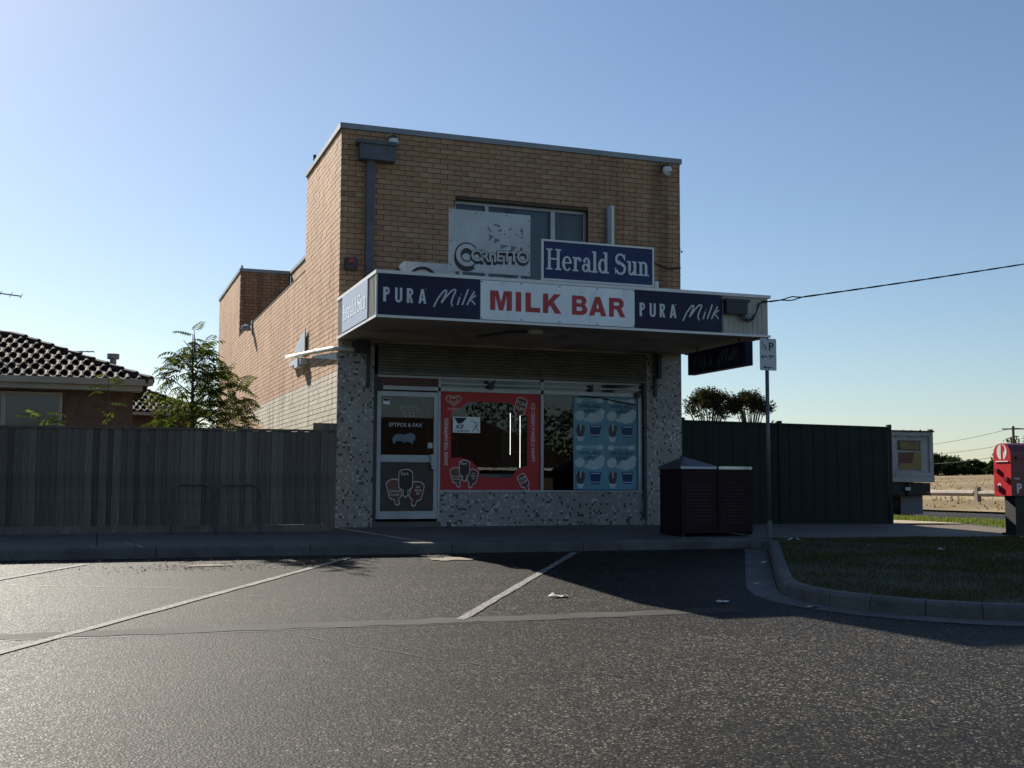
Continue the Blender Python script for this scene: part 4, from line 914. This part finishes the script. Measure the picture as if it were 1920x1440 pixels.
# ================================================================== POST BOXES
def postbox(x,yc,lab,m_end,m_front,letters):
    z0=zf(x,yc)
    s=thing('post_box',(x+.25,yc,z0),lab,'post box','street post boxes')
    y0,y1=yc-.2,yc+.2; zt=1.23; pr=[(y0,.53),(y0,zt)]+[(yc-.2*math.cos(R(180*i/12)),zt+.19*math.sin(R(180*i/12))) for i in range(1,12)]+[(y1,zt),(y1,.53)]
    n=len(pr); vs=[(x,a,b) for a,b in pr]+[(x+.55,a,b) for a,b in pr]
    b_=MB().add(vs,[tuple(range(n))[::-1],tuple(range(n,2*n))]+[(i,(i+1)%n,n+(i+1)%n,n+i) for i in range(n)]).build('body',m_front,s)
    MB().add([(x-.006,a,b) for a,b in pr]+[(x-.0005,a,b) for a,b in pr],[tuple(range(n))[::-1]]+[(i,(i+1)%n,n+(i+1)%n,n+i) for i in range(n)]).build('end_panel',m_end,s)
    # postal horn style emblem: two half discs
    F=FS(x-.008,yc,1.27)
    MB().fill([[(-.02,-.13)]+arc(-.015,0,.10,.13,270,90,12)+[(-.015,.13)],[(.012,.13)]+arc(.012,0,.105,.13,90,-75,12)+[(.035,-.125),(.035,-.02)]+arc(.03,.05,.045,.065,-60,90,6)+[(.012,.115)]],.003,F).build('emblem',mOFFW,s)
    MB().box(x-.02,yc-.15,1.10,x-.007,yc+.15,1.118).build('drip_ledge',mOFFW,s)
    for a_ in ((yc+.08,.92,yc+.14,.985),(yc-.14,.78,yc-.05,.84),(yc+.05,.62,yc+.13,.70)): box('lock_plate',mMAILD,s,x-.04,a_[0],a_[1],x-.007,a_[2],a_[3])
    MB().fill([arc(-.07,-.0,.035,.042,0,360,14),arc(-.07,0,.014,.02,0,360,10)],.003,FS(x-.008,yc,.70)).build('collection_seal',mOFFW,s)
    MB().box(x+.10,y0-.03,1.14,x+.45,y0-.001,1.19).build('posting_flap',m_front,s)
    MB().text('P',.22,FR(x+.10,y0-.002,.58),.002,.006).build('lettering',mOFFW,s); MB().text(letters,.05,FR(x+.06,y0-.002,.80),.002,.001).build('lettering',mOFFW,s)
    MB().box(x+.14,yc-.12,z0,x+.40,yc+.12,.529).build('pedestal',mTRBLK,s); MB().box(x+.10,yc-.16,z0-.01,x+.44,yc+.16,z0+.03).build('base_plate',mTRBLK,s)
postbox(10.95,-2.48,'red street post box with white emblem at the right edge',mMAIL,mMAILD,'POST')
# ================================================================== TRUCK
tx0,tx1,ty=16.05,18.45,8.4; tz=zr(17,0)
tk=thing('truck',(17.25,11.5,tz),'white chipped tipper truck parked on the side street behind the green fence','truck')
MB().box(tx0,ty,.82,tx1,ty+4.6,2.17).build('tray_body',mTRWHITE,tk)
rb_=MB()
for a,b in ((tx0,tx0+.10),(tx1-.12,tx1)): rb_.box(a,ty-.05,.82,b,ty-.001,2.17)
rb_.box(tx0+.101,ty-.05,2.06,tx1-.121,ty-.001,2.17).box(tx0+.101,ty-.05,.95,tx1-.121,ty-.001,1.05).box(tx0+.5,ty-.03,1.051,tx0+.58,ty-.001,2.059).box(tx0-.0,ty-.08,.78,tx1,ty-.051,.94); rb_.build('tailgate_frame',mTRWHITE,tk)
MB().box(tx0-.03,ty-.08,2.171,tx1+.03,ty+4.6,2.21).box(tx1-.16,ty-.12,2.211,tx1-.05,ty-.02,2.25).build('top_rail',mTRBLK,tk)
d1=box('reflector_panel',mBLACK,tk,tx1-1.16,ty-.03,1.66,tx1-.42,ty-.006,1.93); box('reflector_print',M('dull_yellow_panel',(.2,.15,.05),.6,.3,4.),d1,tx1-1.10,ty-.034,1.69,tx1-.46,ty-.0305,1.90)
d2=box('reflector_panel',mYEL,tk,tx1-1.14,ty-.03,1.13,tx1-.40,ty-.006,1.60); MB().add([(tx1-1.14,ty-.034,1.30),(tx1-.72,ty-.034,1.30),(tx1-.62,ty-.034,1.60),(tx1-1.14,ty-.034,1.60)],[(0,1,2,3)]).build('reflector_print',mBERRY,d2)
MB().box(tx0+.2,ty+.2,.5,tx1-.2,ty+7,.77).box(tx0+.1,ty+.05,.42,tx1-.05,ty+.16,.76).build('chassis',mTRBLK,tk)
MB().box(tx1-.86,ty-.02,.42,tx1-.12,ty+.04,.76).build('light_bar',mTRBLK,tk); MB().box(tx1-.95,ty-.03,.55,tx1-.78,ty-.021,.64).build('number_plate',mSIGNF,tk); MB().box(tx1-.25,ty-.03,.47,tx1-.14,ty-.021,.52).build('tail_light',mREDL,tk)
for a in (tx0+.08,tx1-.86): MB().box(a,ty+.30,-.12,a+.74,ty+.32,.44).build('mudflap',mFLAP,tk)
for yy in (ty+.95,ty+6.0):
    for a in (tx0+.05,tx1-.62):
        if yy>ty+3 : a=a+(.0 if a<17 else .3); wd=.3
        else: wd=.57
        wl=MB().lathe([(.28,0),(.46,0),(.5,.05),(.5,wd-.05),(.46,wd),(.28,wd)],(a,yy,tz+.5),24,(1,0,0)).build('wheel',mRUB,tk); MB().lathe([(0,.06),(.12,.05),(.28,.02),(.28,wd-.02),(.12,wd-.05),(0,wd-.06)],(a,yy,tz+.5),18,(1,0,0)).build('rim',mTRBLK,wl)
cbx=MB().add([(tx0+.1,ty+4.9,.6),(tx1-.1,ty+4.9,.6),(tx1-.1,ty+6.8,.6),(tx0+.1,ty+6.8,.6),(tx0+.15,ty+4.9,2.35),(tx1-.15,ty+4.9,2.35),(tx1-.15,ty+6.3,2.35),(tx0+.15,ty+6.3,2.35)],[(3,2,1,0),(4,5,6,7),(0,1,5,4),(1,2,6,5),(2,3,7,6),(3,0,4,7)]).build('cab',mTRWHITE,tk,bevel=.05)
MB().box(tx0+.35,ty+4.88,1.6,tx1-.35,ty+4.899,2.15).build('rear_window',mDGLASS,tk)
# ================================================================== HOUSES LEFT
tv=[]
def tilemesh(wd=.2,ln=.40):
    pr=[(0,.006),(.02,.034),(.05,.05),(.08,.034),(.10,.004),(.13,-.006),(.17,-.006),(.2,.008)]; vs=[]; n=len(pr)
    for s_,dz in ((0,.03),(ln,-.012)):
        vs += [(a*wd/.2,s_,b+dz) for a,b in pr]
    vs += [(a*wd/.2,0,b-.015) for a,b in pr]
    fs=[(i,i+1,n+i+1,n+i) for i in range(n-1)]+[(2*n+i,2*n+i+1,i+1,i) for i in range(n-1)]
    me=bpy.data.meshes.new('roof_tile'); me.from_pydata(vs,[],fs); me.materials.append(mROOFT); return me
TM=tilemesh()
def hiproof(par,xr,ye,ze,pitch,depth,xl,gauge=.34,mat=mROOFT,xmin=-9,rows_=99):
    org=ORG[par.name]; tp=math.tan(R(pitch))
    ap=(xr-depth,ye+depth,ze+depth*tp); al=(xl+depth,ye+depth,ze+depth*tp)
    m=MB().add([(xr,ye,ze-.03),ap[:2]+(ap[2]-.03,),al[:2]+(al[2]-.03,),(xl,ye,ze-.03),(xr,ye+2*depth,ze-.03),(xl,ye+2*depth,ze-.03)],[(3,0,1,2),(0,4,1),(5,3,2),(4,5,2,1)]).build('roof',mat,par)
    n=int(depth/math.cos(R(pitch))/gauge); cnt=0
    for r in range(min(n,rows_)):
        d=r*gauge*math.cos(R(pitch)); x=xr-d-.24-.02
        while x>max(xmin,xl+d):
            o=bpy.data.objects.new('roof_tile',TM); o.parent=m; o.location=Vector((x,ye-.02+d,ze+d*tp-.012))-org; o.rotation_euler=(R(pitch),0,0); col.objects.link(o); x-=.203; cnt+=1
    # hip and ridge caps
    a=Vector((xr,ye,ze)); b=Vector(ap); L_=(b-a).length; k=int(L_/.36)
    for i in range(k):
        p0=a.lerp(b,i/k); p1=a.lerp(b,(i+1.12)/k); MB().tube([p0+Vector((0,0,-.01)),p1+Vector((0,0,-.03))],[.105,.09],8).build('hip_cap',mROOFT,m)
    x=ap[0]
    while x>max(xmin,al[0]): MB().tube([(x,ap[1],ap[2]-.03),(x-.42,ap[1],ap[2]-.01)],[.09,.105],8).build('ridge_cap',mROOFT,m); x-=.38
    return m
hs=thing('brick_house',(-6,7,0),'brown brick house with tiled hip roof behind the paling fence','house')
hiproof(hs,-2.66,4.5,2.60,22.2,2.60,-14)
MB().box(-13.5,5.0,-.1,-2.95,5.2,2.5).box(-3.15,5.2,-.1,-2.95,9.3,2.5).box(-13.5,9.1,-.1,-3.15,9.3,2.5).build('wall',mHBRICK,hs)
MB().box(-14,4.46,2.50,-2.62,4.55,2.62).build('gutter',mFASC,hs); MB().box(-14,4.56,2.40,-2.80,4.60,2.50).box(-14,4.61,2.40,-2.82,4.99,2.43).build('eaves',mFASC,hs)
hw=MB().box(-6.6,4.93,.9,-6.55,4.999,2.3).box(-4.27,4.93,.9,-4.21,4.999,2.3).box(-6.6,4.93,2.3,-4.21,4.999,2.36).box(-5.26,4.93,.9,-5.18,4.999,2.299).box(-6.6,4.93,.85,-4.21,4.999,.9).build('window',mFASC,hs)
box('pane',mDGLASS,hw,-6.55,4.96,.9,-5.261,4.97,2.3); box('pane',mDGLASS,hw,-5.179,4.96,.9,-4.271,4.97,2.3)
fl=MB().tube([(-3.30,8.0,3.0),(-3.30,8.0,3.38)],.07,10).build('flue',mFLASH,hs); MB().lathe([(0,0),(.13,0),(.13,.11),(0,.13)],(-3.30,8.0,3.33),12).build('flue_cap',mFLASH,fl)
def antenna(bx,by,bz,h,boom,n,lab,size,tilt=0,yawd=0):
    base=Vector((bx,by,bz)); s=thing('tv_antenna',base,lab,'antenna')
    MB().tube([base,base+Vector((0,0,h))],.016,6).build('mast',mFLASH,s)
    d=Vector((math.cos(R(yawd)),math.sin(R(yawd)),tilt)); c=base+Vector((0,0,h)); q=Vector((-d.y,d.x,0)).normalized()
    m=MB().tube([c-d*boom/2,c+d*boom/2],.013,6)
    for i in range(n): p0=c+d*boom*(i/(n-1)-.5); ln=size*(1-.3*i/(n-1)); m.tube([p0-q*ln/2,p0+q*ln/2],.007,5)
    m.build('elements',mFLASH,s)
antenna(-5.95,7.6,3.4,1.2,1.6,9,'large television antenna above the left house roof at the left edge',.9,-.07,8)
antenna(-3.95,9.3,2.9,.70,.5,5,'small television antenna behind the house hip beside the flue',.45,.03,-5)
h2=thing('rear_house',(-5,24,0),'tiled roof of a second house behind the tree','house')
hiproof(h2,-.25,19.9,2.92,22.6,4.2,-12,xmin=-3.4,rows_=9)
MB().box(-11.5,20.4,-.1,-.7,20.6,2.8).box(-.9,20.6,-.1,-.7,28,2.8).build('wall',mHBRICK,h2); MB().box(-12,19.84,2.78,-.2,19.9,2.88).build('gutter',mFASC,h2)
# ================================================================== TREES
def fronds(mb,rd,c,n,rmin,rmax,zlo,zhi,shape,size):
    for _ in range(n):
        z=zlo+(zhi-zlo)*rd.random()**1.15; rr=shape((z-zlo)/(zhi-zlo))*math.sqrt(rd.uniform(.05,1)); a=rd.uniform(0,6.283)
        p=Vector((c[0]+rr*math.cos(a),c[1]+.15+rr*.5*math.sin(a),z)); d=Vector((math.cos(a+rd.uniform(-1.2,1.2)),math.sin(a+rd.uniform(-1.2,1.2)),rd.uniform(-.35,1.3))).normalized()
        frond(mb,rd,p,d,rd.uniform(.45,1.2)*size)
def frond(mb,rd,p,d,ln):
    npair=8; pts=[]; q=Vector(p); dd=Vector(d); dr=rd.uniform(.04,.24)
    for i in range(npair+1):
        pts.append(q.copy()); dd=(dd+Vector((rd.uniform(-.06,.06),rd.uniform(-.06,.06),-dr))).normalized(); q=q+dd*ln/npair
    mb.tube(pts[::2],.004,3,False)
    for i in range(1,npair+1):
        t=(pts[i]-pts[i-1]).normalized(); sd=t.cross(Vector((0,0,1)))
        if sd.length<.05: continue
        sd.normalize(); L_=ln*.36*(1-.55*abs(i/npair-.35))*rd.uniform(.8,1.15)
        for s_ in (-1,1):
            e=(sd*s_*.85+t*.45+Vector((0,0,-.35))).normalized(); a=pts[i]; m_=a+e*L_*.55; tip=m_+(e+Vector((0,0,-.5))).normalized()*L_*.45
            w_=t*L_*.13
            mb.add([a,m_-w_,tip,m_+w_],[(0,1,2,3)])
s=thing('feathery_tree',(-2.15,.35,-.05),'young feathery leaved tree above the fence beside the shop wall','tree')
rd=random.Random(4)
tr=MB().tube([(-2.15,.35,-.05),(-2.18,.36,.8),(-2.2,.33,1.7),(-2.22,.3,2.5),(-2.23,.28,3.0)],[.05,.045,.03,.016,.006],8)
for k in range(16):
    z=1.0+k*.115; a=k*2.4; l=.95*(1-(z-1)/2.3); tr.tube([(-2.19,.34,z),(-2.19+l*.5*math.cos(a),.34+l*.4*math.sin(a),z+.2),(-2.19+l*math.cos(a),.34+l*.8*math.sin(a),z+.32)],[.016,.009,.004],5)
tr.build('trunk',mBARK,s)
mb=MB(); fronds(mb,rd,(-2.2,.35),250,0,0,1.15,2.85,lambda t:.10+.72*(1-t)**.7,.36)
fronds(mb,rd,(-1.78,.3),210,0,0,1.2,2.4,lambda t:.60*(1-.5*t),.36)
for k in range(9): frond(mb,rd,Vector((-2.22,.3,2.5+.07*k)),Vector((math.cos(k*2.2),math.sin(k*2.2)*.6,.5)).normalized(),.3)
mb.build('crown',mFERN,s)
for (px,py,h,n,sz,lab) in ((-4.35,.2,1.72,9,.34,'small leafy sprig poking over the fence below the house window'),(-3.45,.6,2.40,10,.30,'thin leafy sapling in front of the house eaves')):
    s=thing('sapling',(px,py,-.05),lab,'plant','saplings behind the fence'); MB().tube([(px,py,-.05),(px+.02,py,h*.6),(px,py,h)],[.014,.01,.004],5).build('stem',mBARK,s)
    mb=MB()
    for k in range(n): frond(mb,rd,Vector((px+rd.uniform(-.05,.05),py,h-.34*rd.random()**.8*(1 if n<10 else 2.2))),Vector((math.cos(k*2.4),math.sin(k*2.4)*.7,rd.uniform(.3,.9))).normalized(),sz*rd.uniform(.7,1))
    mb.build('leaves',mFERN,s)
def leafquad(mb,rd,p,ln,wd):
    a=Vector((rd.gauss(0,1),rd.gauss(0,1),rd.gauss(0,.8)-.3)).normalized(); b=a.orthogonal().normalized(); t=rd.uniform(0,6.28); c=a.cross(b); e=b*math.cos(t)+c*math.sin(t)
    mb.add([p-a*ln/2,p+e*wd/2,p+a*ln/2,p-e*wd/2],[(0,1,2,3)])
def clumptree(name,base,h,rx,lab,group,seed,nclump,nleaf,ll,lw,mat,umbrella=True,lean=0,cl=.2,low=.55):
    rd=random.Random(seed); b=Vector(base); s=thing(name,b,lab,'tree',group); tr=MB(); cr=MB()
    fork=b+Vector((lean*.3,0,h*.35)); tr.tube([b,b+Vector((lean*.15,0,h*.18)),fork],[h*.03,h*.026,h*.022],7)
    for k in range(nclump):
        a=2*math.pi*(k*.618+rd.uniform(-.06,.06)); q=math.sqrt((k+.5)/nclump)
        zz=h*(1-.0) - h*.34*q*q*rd.uniform(.75,1.1)-h*.10*rd.random() if umbrella else h*(low+(1-low)*rd.random()*(1-.7*q*q))
        if umbrella and rd.random()<.35: zz-=h*rd.uniform(.05,.22)
        c=b+Vector((lean+rx*q*math.cos(a),rx*q*math.sin(a),zz))
        mid=fork.lerp(c,.5)+Vector((0,0,-h*.04)); tr.tube([fork,mid,c],[h*.014,h*.008,h*.003],5)
        cr_=h*cl*rd.uniform(.55,1.0)
        for _ in range(nleaf):
            v=Vector((rd.gauss(0,.5),rd.gauss(0,.5),rd.gauss(0,.3))); leafquad(cr,rd,c+v*cr_,ll*rd.uniform(.6,1.3),lw*rd.uniform(.7,1.3))
    tr.build('trunk',mBARK,s); cr.build('crown',mat,s); return s
def gumtree(base,h,rx,lab,seed):
    rd=random.Random(seed); b=Vector(base); s=thing('gum_tree',b,lab,'tree','gum trees behind the fence'); tr=MB(); cr=MB()
    c0=b+Vector((0,0,h-rx*1.05)); fork=b+Vector((0,0,h*.42)); tr.tube([b,fork],[.16,.11],7)
    lob=[(Vector((rd.gauss(0,1),rd.gauss(0,1),abs(rd.gauss(0,1)))).normalized(),rd.uniform(.12,.24)) for _ in range(16)]
    for k in range(26):
        a=k*2.4; q=.35+.6*rd.random(); e=c0+Vector((rx*q*math.cos(a),rx*q*math.sin(a),rx*rd.uniform(.0,.75)))
        tr.tube([fork,fork.lerp(e,.5)+Vector((0,0,-.12)),e],[.05,.03,.012],5)
    for k in range(38):
        while True:
            d=Vector((rd.gauss(0,1),rd.gauss(0,1),rd.gauss(0,1))).normalized()
            if d.z>-.25: break
        c=c0+Vector((d.x*rx,d.y*rx,d.z*rx*.95))*rd.uniform(.62,.9)
        m=170 if d.z>.2 else 70; sg=rx*rd.uniform(.10,.19)
        for _ in range(m): leafquad(cr,rd,c+Vector((rd.gauss(0,sg),rd.gauss(0,sg),rd.gauss(0,sg*.7))),.16*rd.uniform(.6,1.4),.065)
    tr.build('trunk',mBARK,s); cr.build('crown',mGUM,s)
gumtree((25.95,34.3,.1),5.65,1.28,'left rounded gum tree rising behind the green fence',8)
gumtree((27.95,33.7,.15),5.55,1.08,'right rounded gum tree crossed by the parking sign post',9)
clumptree('shrub',(26.5,33.0,.1),3.9,1.0,'dark shrub top showing under the left gum tree','shrubs behind the fence',13,10,120,.24,.10,mFAR,False,0,.15)
clumptree('shrub',(28.5,33.0,.1),3.95,.95,'dark shrub top showing under the right gum tree','shrubs behind the fence',14,10,120,.24,.10,mFAR,False,0,.15)
clumptree('shrub',(42.5,39.5,.4),4.15,.9,'round bush top just above the green fence near its end','shrubs behind the fence',15,8,110,.2,.1,mFAR,False,0,.12)
rt_=random.Random(77)
far=[(1712,838),(1736,846),(1760,842),(1776,850),(1792,862),(1808,868),(1824,860),(1842,864),(1857,868),(1874,846),(1890,828),(1908,806),(1930,812),(1955,830)]
fl=['far dark tree at the left end behind the truck','far tree just right of the truck tray','second far tree right of the truck','third far tree right of the truck','low far tree before the gap in the tree line','lowest far tree in the tree line gap','far tree above the left log post','far tree above the log barrier middle','far tree in the right half of the dip','far tree just left of the red post box','far tree rising behind the red post box','tallest far tree beside the power pole','far tree at the right edge of the picture','far tree beyond the right edge of the picture']
for i,(px,py) in enumerate(far):
    D=178+rt_.uniform(-6,8); dx=(px-960)/2189.5; dirv=fw+r2*dx; p0=CAM+dirv*D; g=hfield(p0.x,p0.y); top=CAM.z+(909-py)/2189.5*D
    clumptree('far_tree',(p0.x,p0.y,g-.05),top-g,(top-g)*.42+.5,fl[i],'tree line beyond the field',100+i,22,60,.62,.30,mFAR,False,0,.24,.14)
# power pole and wires
b=CAM+(fw+r2*((1897-960)/2189.5))*120; b.z=hfield(b.x,b.y)
s=thing('power_pole',b,'distant timber power pole beyond the field on the right','pole')
MB().tube([b,b+Vector((0,0,6.75-b.z))],[.16,.12],8).build('post',mBARK,s); MB().beam((b.x-.9,b.y+.6,6.45),(b.x+.9,b.y-.6,6.45),.12,.12).build('crossarm',mBARK,s)
for k,(zz,y2) in enumerate(((6.55,5.9),(5.0,5.1),(3.9,4.0))):
    e=CAM+(fw+r2*((1640-960)/2189.5))*150
    o=MB().tube(sag((b.x,b.y,zz),(e.x,e.y,y2-.6),.5,10),.028,4).tube(sag((b.x,b.y,zz),(b.x+40,b.y-10,zz),.5,6),.028,4).build('power_line',mCABLE); tag(o,['top','middle','bottom'][k]+' thin power line crossing the sky above the field','cable','distant power lines')
# log barrier
lb=thing('log_barrier',(31.9,24,0),'pale timber rail barrier on short grey posts along the field','barrier')
yy=9.5; posts=[]
while yy<46: posts.append(yy); yy+=4.15
for yy in posts:
    MB().box(31.8,yy-.10,hfield(31.9,yy)-.03,32.0,yy+.10,.62).build('post',mTIMB,lb)
for a,b_ in zip(posts,posts[1:]): MB().tube([(31.9,a+.15,.36),(31.9,b_-.15,.35)],.125,8).build('rail',mPALT,lb)
rd=random.Random(8); tf=MB()
for k in range(9000):
    x=25+60*rd.random()**1.6; y=-2+95*rd.random(); g=.6+.4*math.sin(x*.7)*math.sin(y*.5)
    if rd.random()>g: continue
    h=rd.uniform(.05,.22); z=hfield(x,y)-.01; a=rd.uniform(0,3.14); dx,dy=.05*math.cos(a),.05*math.sin(a); tf.add([(x-dx,y-dy,z),(x+dx,y+dy,z),(x+rd.uniform(-.08,.08),y+rd.uniform(-.08,.08),z+h)],[(0,1,2)])
tag(tf.build('dry_grass',leafmat('dry_grass_tuft',(.16,.12,.06),(.30,.23,.13),.25)),'dry yellow grass tufts over the field','grass',kind='stuff')
# ================================================================== LITTER
def litter(x,y,wd,seed,lab,z=None):
    rd=random.Random(seed); z=zr(x,y) if z is None else z; mb=MB(); n=5
    vs=[(x+(i/(n-1)-.5)*wd+rd.uniform(-.1,.1)*wd/2,y+(j/2-.5)*wd*.5+rd.uniform(-.1,.1)*wd/2,z+.008+rd.random()*wd*.22*(1 if 0<i<n-1 else .4)) for i in range(n) for j in range(3)]
    fs=[(i*3+j,(i+1)*3+j,(i+1)*3+j+1,i*3+j+1) for i in range(n-1) for j in range(2)]
    o=mb.add(vs,fs).build('litter',mPAPER); tag(o,lab,'litter','scraps of litter')
litter(.82,-7.41,.19,1,'crumpled paper scrap on sunlit asphalt right of the parking line'); litter(2.28,-8.12,.13,2,'flat paper scrap on the building shadow edge')
litter(4.76,-4.95,.12,3,'small paper scrap in the shade near the kerb corner'); litter(3.42,-6.9,.07,4,'tiny paper scrap in the shade below the other kerb scrap'); litter(2.96,-8.65,.14,5,'paper scrap in the gutter by the rounded kerb end')
litter(6.1,-3.55,.2,6,'crumpled white paper on the grass beside the kerb',zf(6.1,-3.55)+.02); litter(7.5,-5.1,.14,7,'flat paper scrap in the middle of the grass',zf(7.5,-5.1)+.02)
# ================================================================== HOUSE ACROSS THE STREET (seen mirrored in the shop glass)
oh=thing('opposite_house',(14,-44,-1.06),'brown brick house across the street mirrored in the shop windows','house')
MB().box(7,-42,-1.06,22,-41.8,1.6).box(7,-50,-1.06,7.2,-42.01,1.6).box(21.8,-50,-1.06,22,-42.01,1.6).build('wall',mHBRICK,oh)
MB().add([(6.5,-41.3,1.55),(22.5,-41.3,1.55),(22.5,-50.5,1.55),(6.5,-50.5,1.55),(11.5,-46,4.4),(17.5,-46,4.4)],[(1,0,4,5),(0,3,4),(3,2,5,4),(2,1,5),(0,1,2,3)]).build('roof',mROOFT,oh)
for xx in (9,13,17.5): box('window',mDGLASS,oh,xx,-41.79,-.1,xx+1.8,-41.76,1.1)
MB().box(6.5,-41.3,1.4,22.5,-41.2,1.54).build('gutter',mOFFW,oh)

rd=random.Random(31); tb=MB()
for k in range(34000):
    x=rd.uniform(-45,60); hgt=6.2+2.2*math.sin(x*.31)+1.4*math.sin(x*.83+1); z=-1.0+hgt*rd.random()**.8; leafquad(tb,rd,Vector((x,-60+rd.gauss(0,1.6),z)),.38*rd.uniform(.6,1.3),.22)
tag(tb.build('tree_belt',mFAR),'belt of trees across the street mirrored in the shop glass','trees',kind='stuff')
